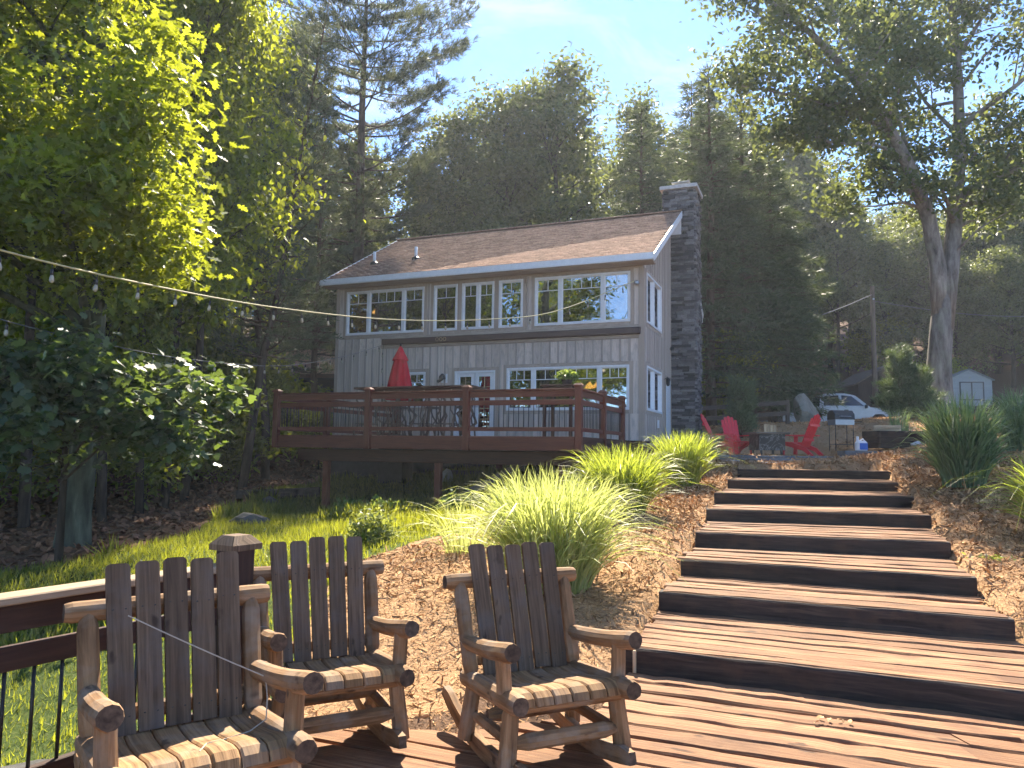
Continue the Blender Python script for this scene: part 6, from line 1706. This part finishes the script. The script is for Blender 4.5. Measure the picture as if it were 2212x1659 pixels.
grass_clump('yellow green grass clump below the house corner', 3.25, 14.4, 1.0, .62, 1200, M['grass_yellow'], .019, 3, .28, .8)
grass_clump('smaller shaded grass clump next to the chimney foot', 4.25, 17.2, .85, .6, 900, M['grass_blue'], .014, 4, .25)
grass_clump('big blue green grass clump at the right of the upper steps', 7.35, 12.4, 1.42, .72, 1250, M['grass_blue'], .024, 5, .30, .85)
grass_clump('bright yellow green grass clump at the right picture edge', 6.55, 9.05, 1.15, .85, 1000, M['grass_yellow'], .018, 6, .26)
grass_clump('blue green grass clump behind, at the right picture edge', 10.2, 15.2, 1.3, .7, 800, M['grass_blue'], .022, 7, .26)
grass_clump('thin upright grass tuft behind the timber planter', 10.7, 20.9, .7, .4, 160, M['grass_blue'], .014, 8, .2, .5, .3)
grass_clump('sparse arching grass tuft left of the pale mound', -.55, 9.6, .75, .8, 160, M['grass_pale'], .010, 9, .25)
# ------------------------------------------------------------------ string lights
def spline(pts, n):
    out = []; pts = [Vector(p) for p in pts]
    P = [pts[0]*2-pts[1]] + pts + [pts[-1]*2-pts[-2]]
    for i in range(1, len(P)-2):
        for k in range(n):
            t = k/n; a, b, c, d = P[i-1:i+3]
            out.append(.5*((2*b)+(c-a)*t+(2*a-5*b+4*c-d)*t*t+(3*b-a-3*c+d)*t**3))
    out.append(pts[-1]); return out
def string_lights(name, label, pts, r, cordmat, gap, drop, bulbs=True):
    t = thing(name, label, 'string lights', pts[0])
    o = Vector(pts[0]); line = [p-o for p in spline(pts, 14)]
    mb = MB(); mb.tube(line, r, 6); mb.build('cable', cordmat, t, smooth=True)
    sm = MB(); sm.tube([(0, 0, 0), (0, 0, -drop+.05)], .005, 5); sm.lathe([(.012, -drop+.06), (.017, -drop+.05), (.017, -drop), (.012, -drop-.005)], 8); sme = sm.mesh('socket', M['black'], True)
    bm_ = MB(); bm_.lathe([(.012, .0), (.020, -.02), (.024, -.045), (.025, -.06), (.018, -.08), (.003, -.088)], 10, (0, 0, -drop)); bme = bm_.mesh('bulb', M['bulb'], True)
    acc = 0.0; nxt = gap*.5; k = 0
    for a, b in zip(line, line[1:]):
        L = (b-a).length
        while acc+L > nxt:
            q = a.lerp(b, (nxt-acc)/L)
            s = link('socket', sme, t, q, (random.uniform(-.1, .1), random.uniform(-.1, .1), 0)); link('bulb', bme, s)
            nxt += gap; k += 1
        acc += L
string_lights('string_lights', 'yellow cable of string lights sagging from the upper house corner', [(-4.95, 5.2, 3.42), (-4.83, 7.0, 3.46), (-4.53, 9.4, 3.65), (-3.76, 12.0, 3.87), (-2.39, 15.0, 4.22), (-.62, 17.3, 4.65), (1.08, 19.0, 5.18), (3.36, 20.85, 6.40)], .011, M['rope'], .72, .12)
string_lights('string_lights', 'thin lower string lights running from the house into the left trees', [(-6.1, 6.5, 3.2), (-6.14, 9.0, 3.13), (-6.13, 11.0, 3.15), (-6.07, 14.0, 3.26), (-5.59, 18.0, 3.58), (-4.93, 21.6, 4.24), (-4.13, 24.0, 4.94)], .007, M['wire'], .75, .10)
q0 = hw(-12.9, 20.86)
string_lights('string_lights', 'short string lights hanging straight down the house wall by the umbrella', [(q0.x, q0.y, 4.96), (q0.x-.02, q0.y-.01, 4.3), (q0.x+.02, q0.y-.01, 3.6), (q0.x, q0.y-.01, 2.9)], .008, M['black'], .5, .06)
# ------------------------------------------------------------------ haze volume added to lift the shadows like lens veil
mb = MB(); mb.box(GX[0]-2, GX[-1]+2, GY[0]-2, GY[-1]+2, float(ZZ.min())-1, max(52.0, float(ZZ.max())+3))
m = bpy.data.materials.new('veil_haze'); m.use_nodes = True; nt = m.node_tree; nt.nodes.clear()
o_ = nt.nodes.new('ShaderNodeOutputMaterial'); pv = nt.nodes.new('ShaderNodeVolumePrincipled')
pv.inputs['Color'].default_value = (.86, .92, 1.0, 1); pv.inputs['Density'].default_value = .0007; pv.inputs['Anisotropy'].default_value = .35
nt.links.new(pv.outputs[0], o_.inputs['Volume'])
hz = mb.build('haze', m, None); hz.data.flip_normals(); tag(hz, 'thin bluish haze added to lift the shadows', 'haze', kind='stuff')
S.cycles.volume_bounces = 0
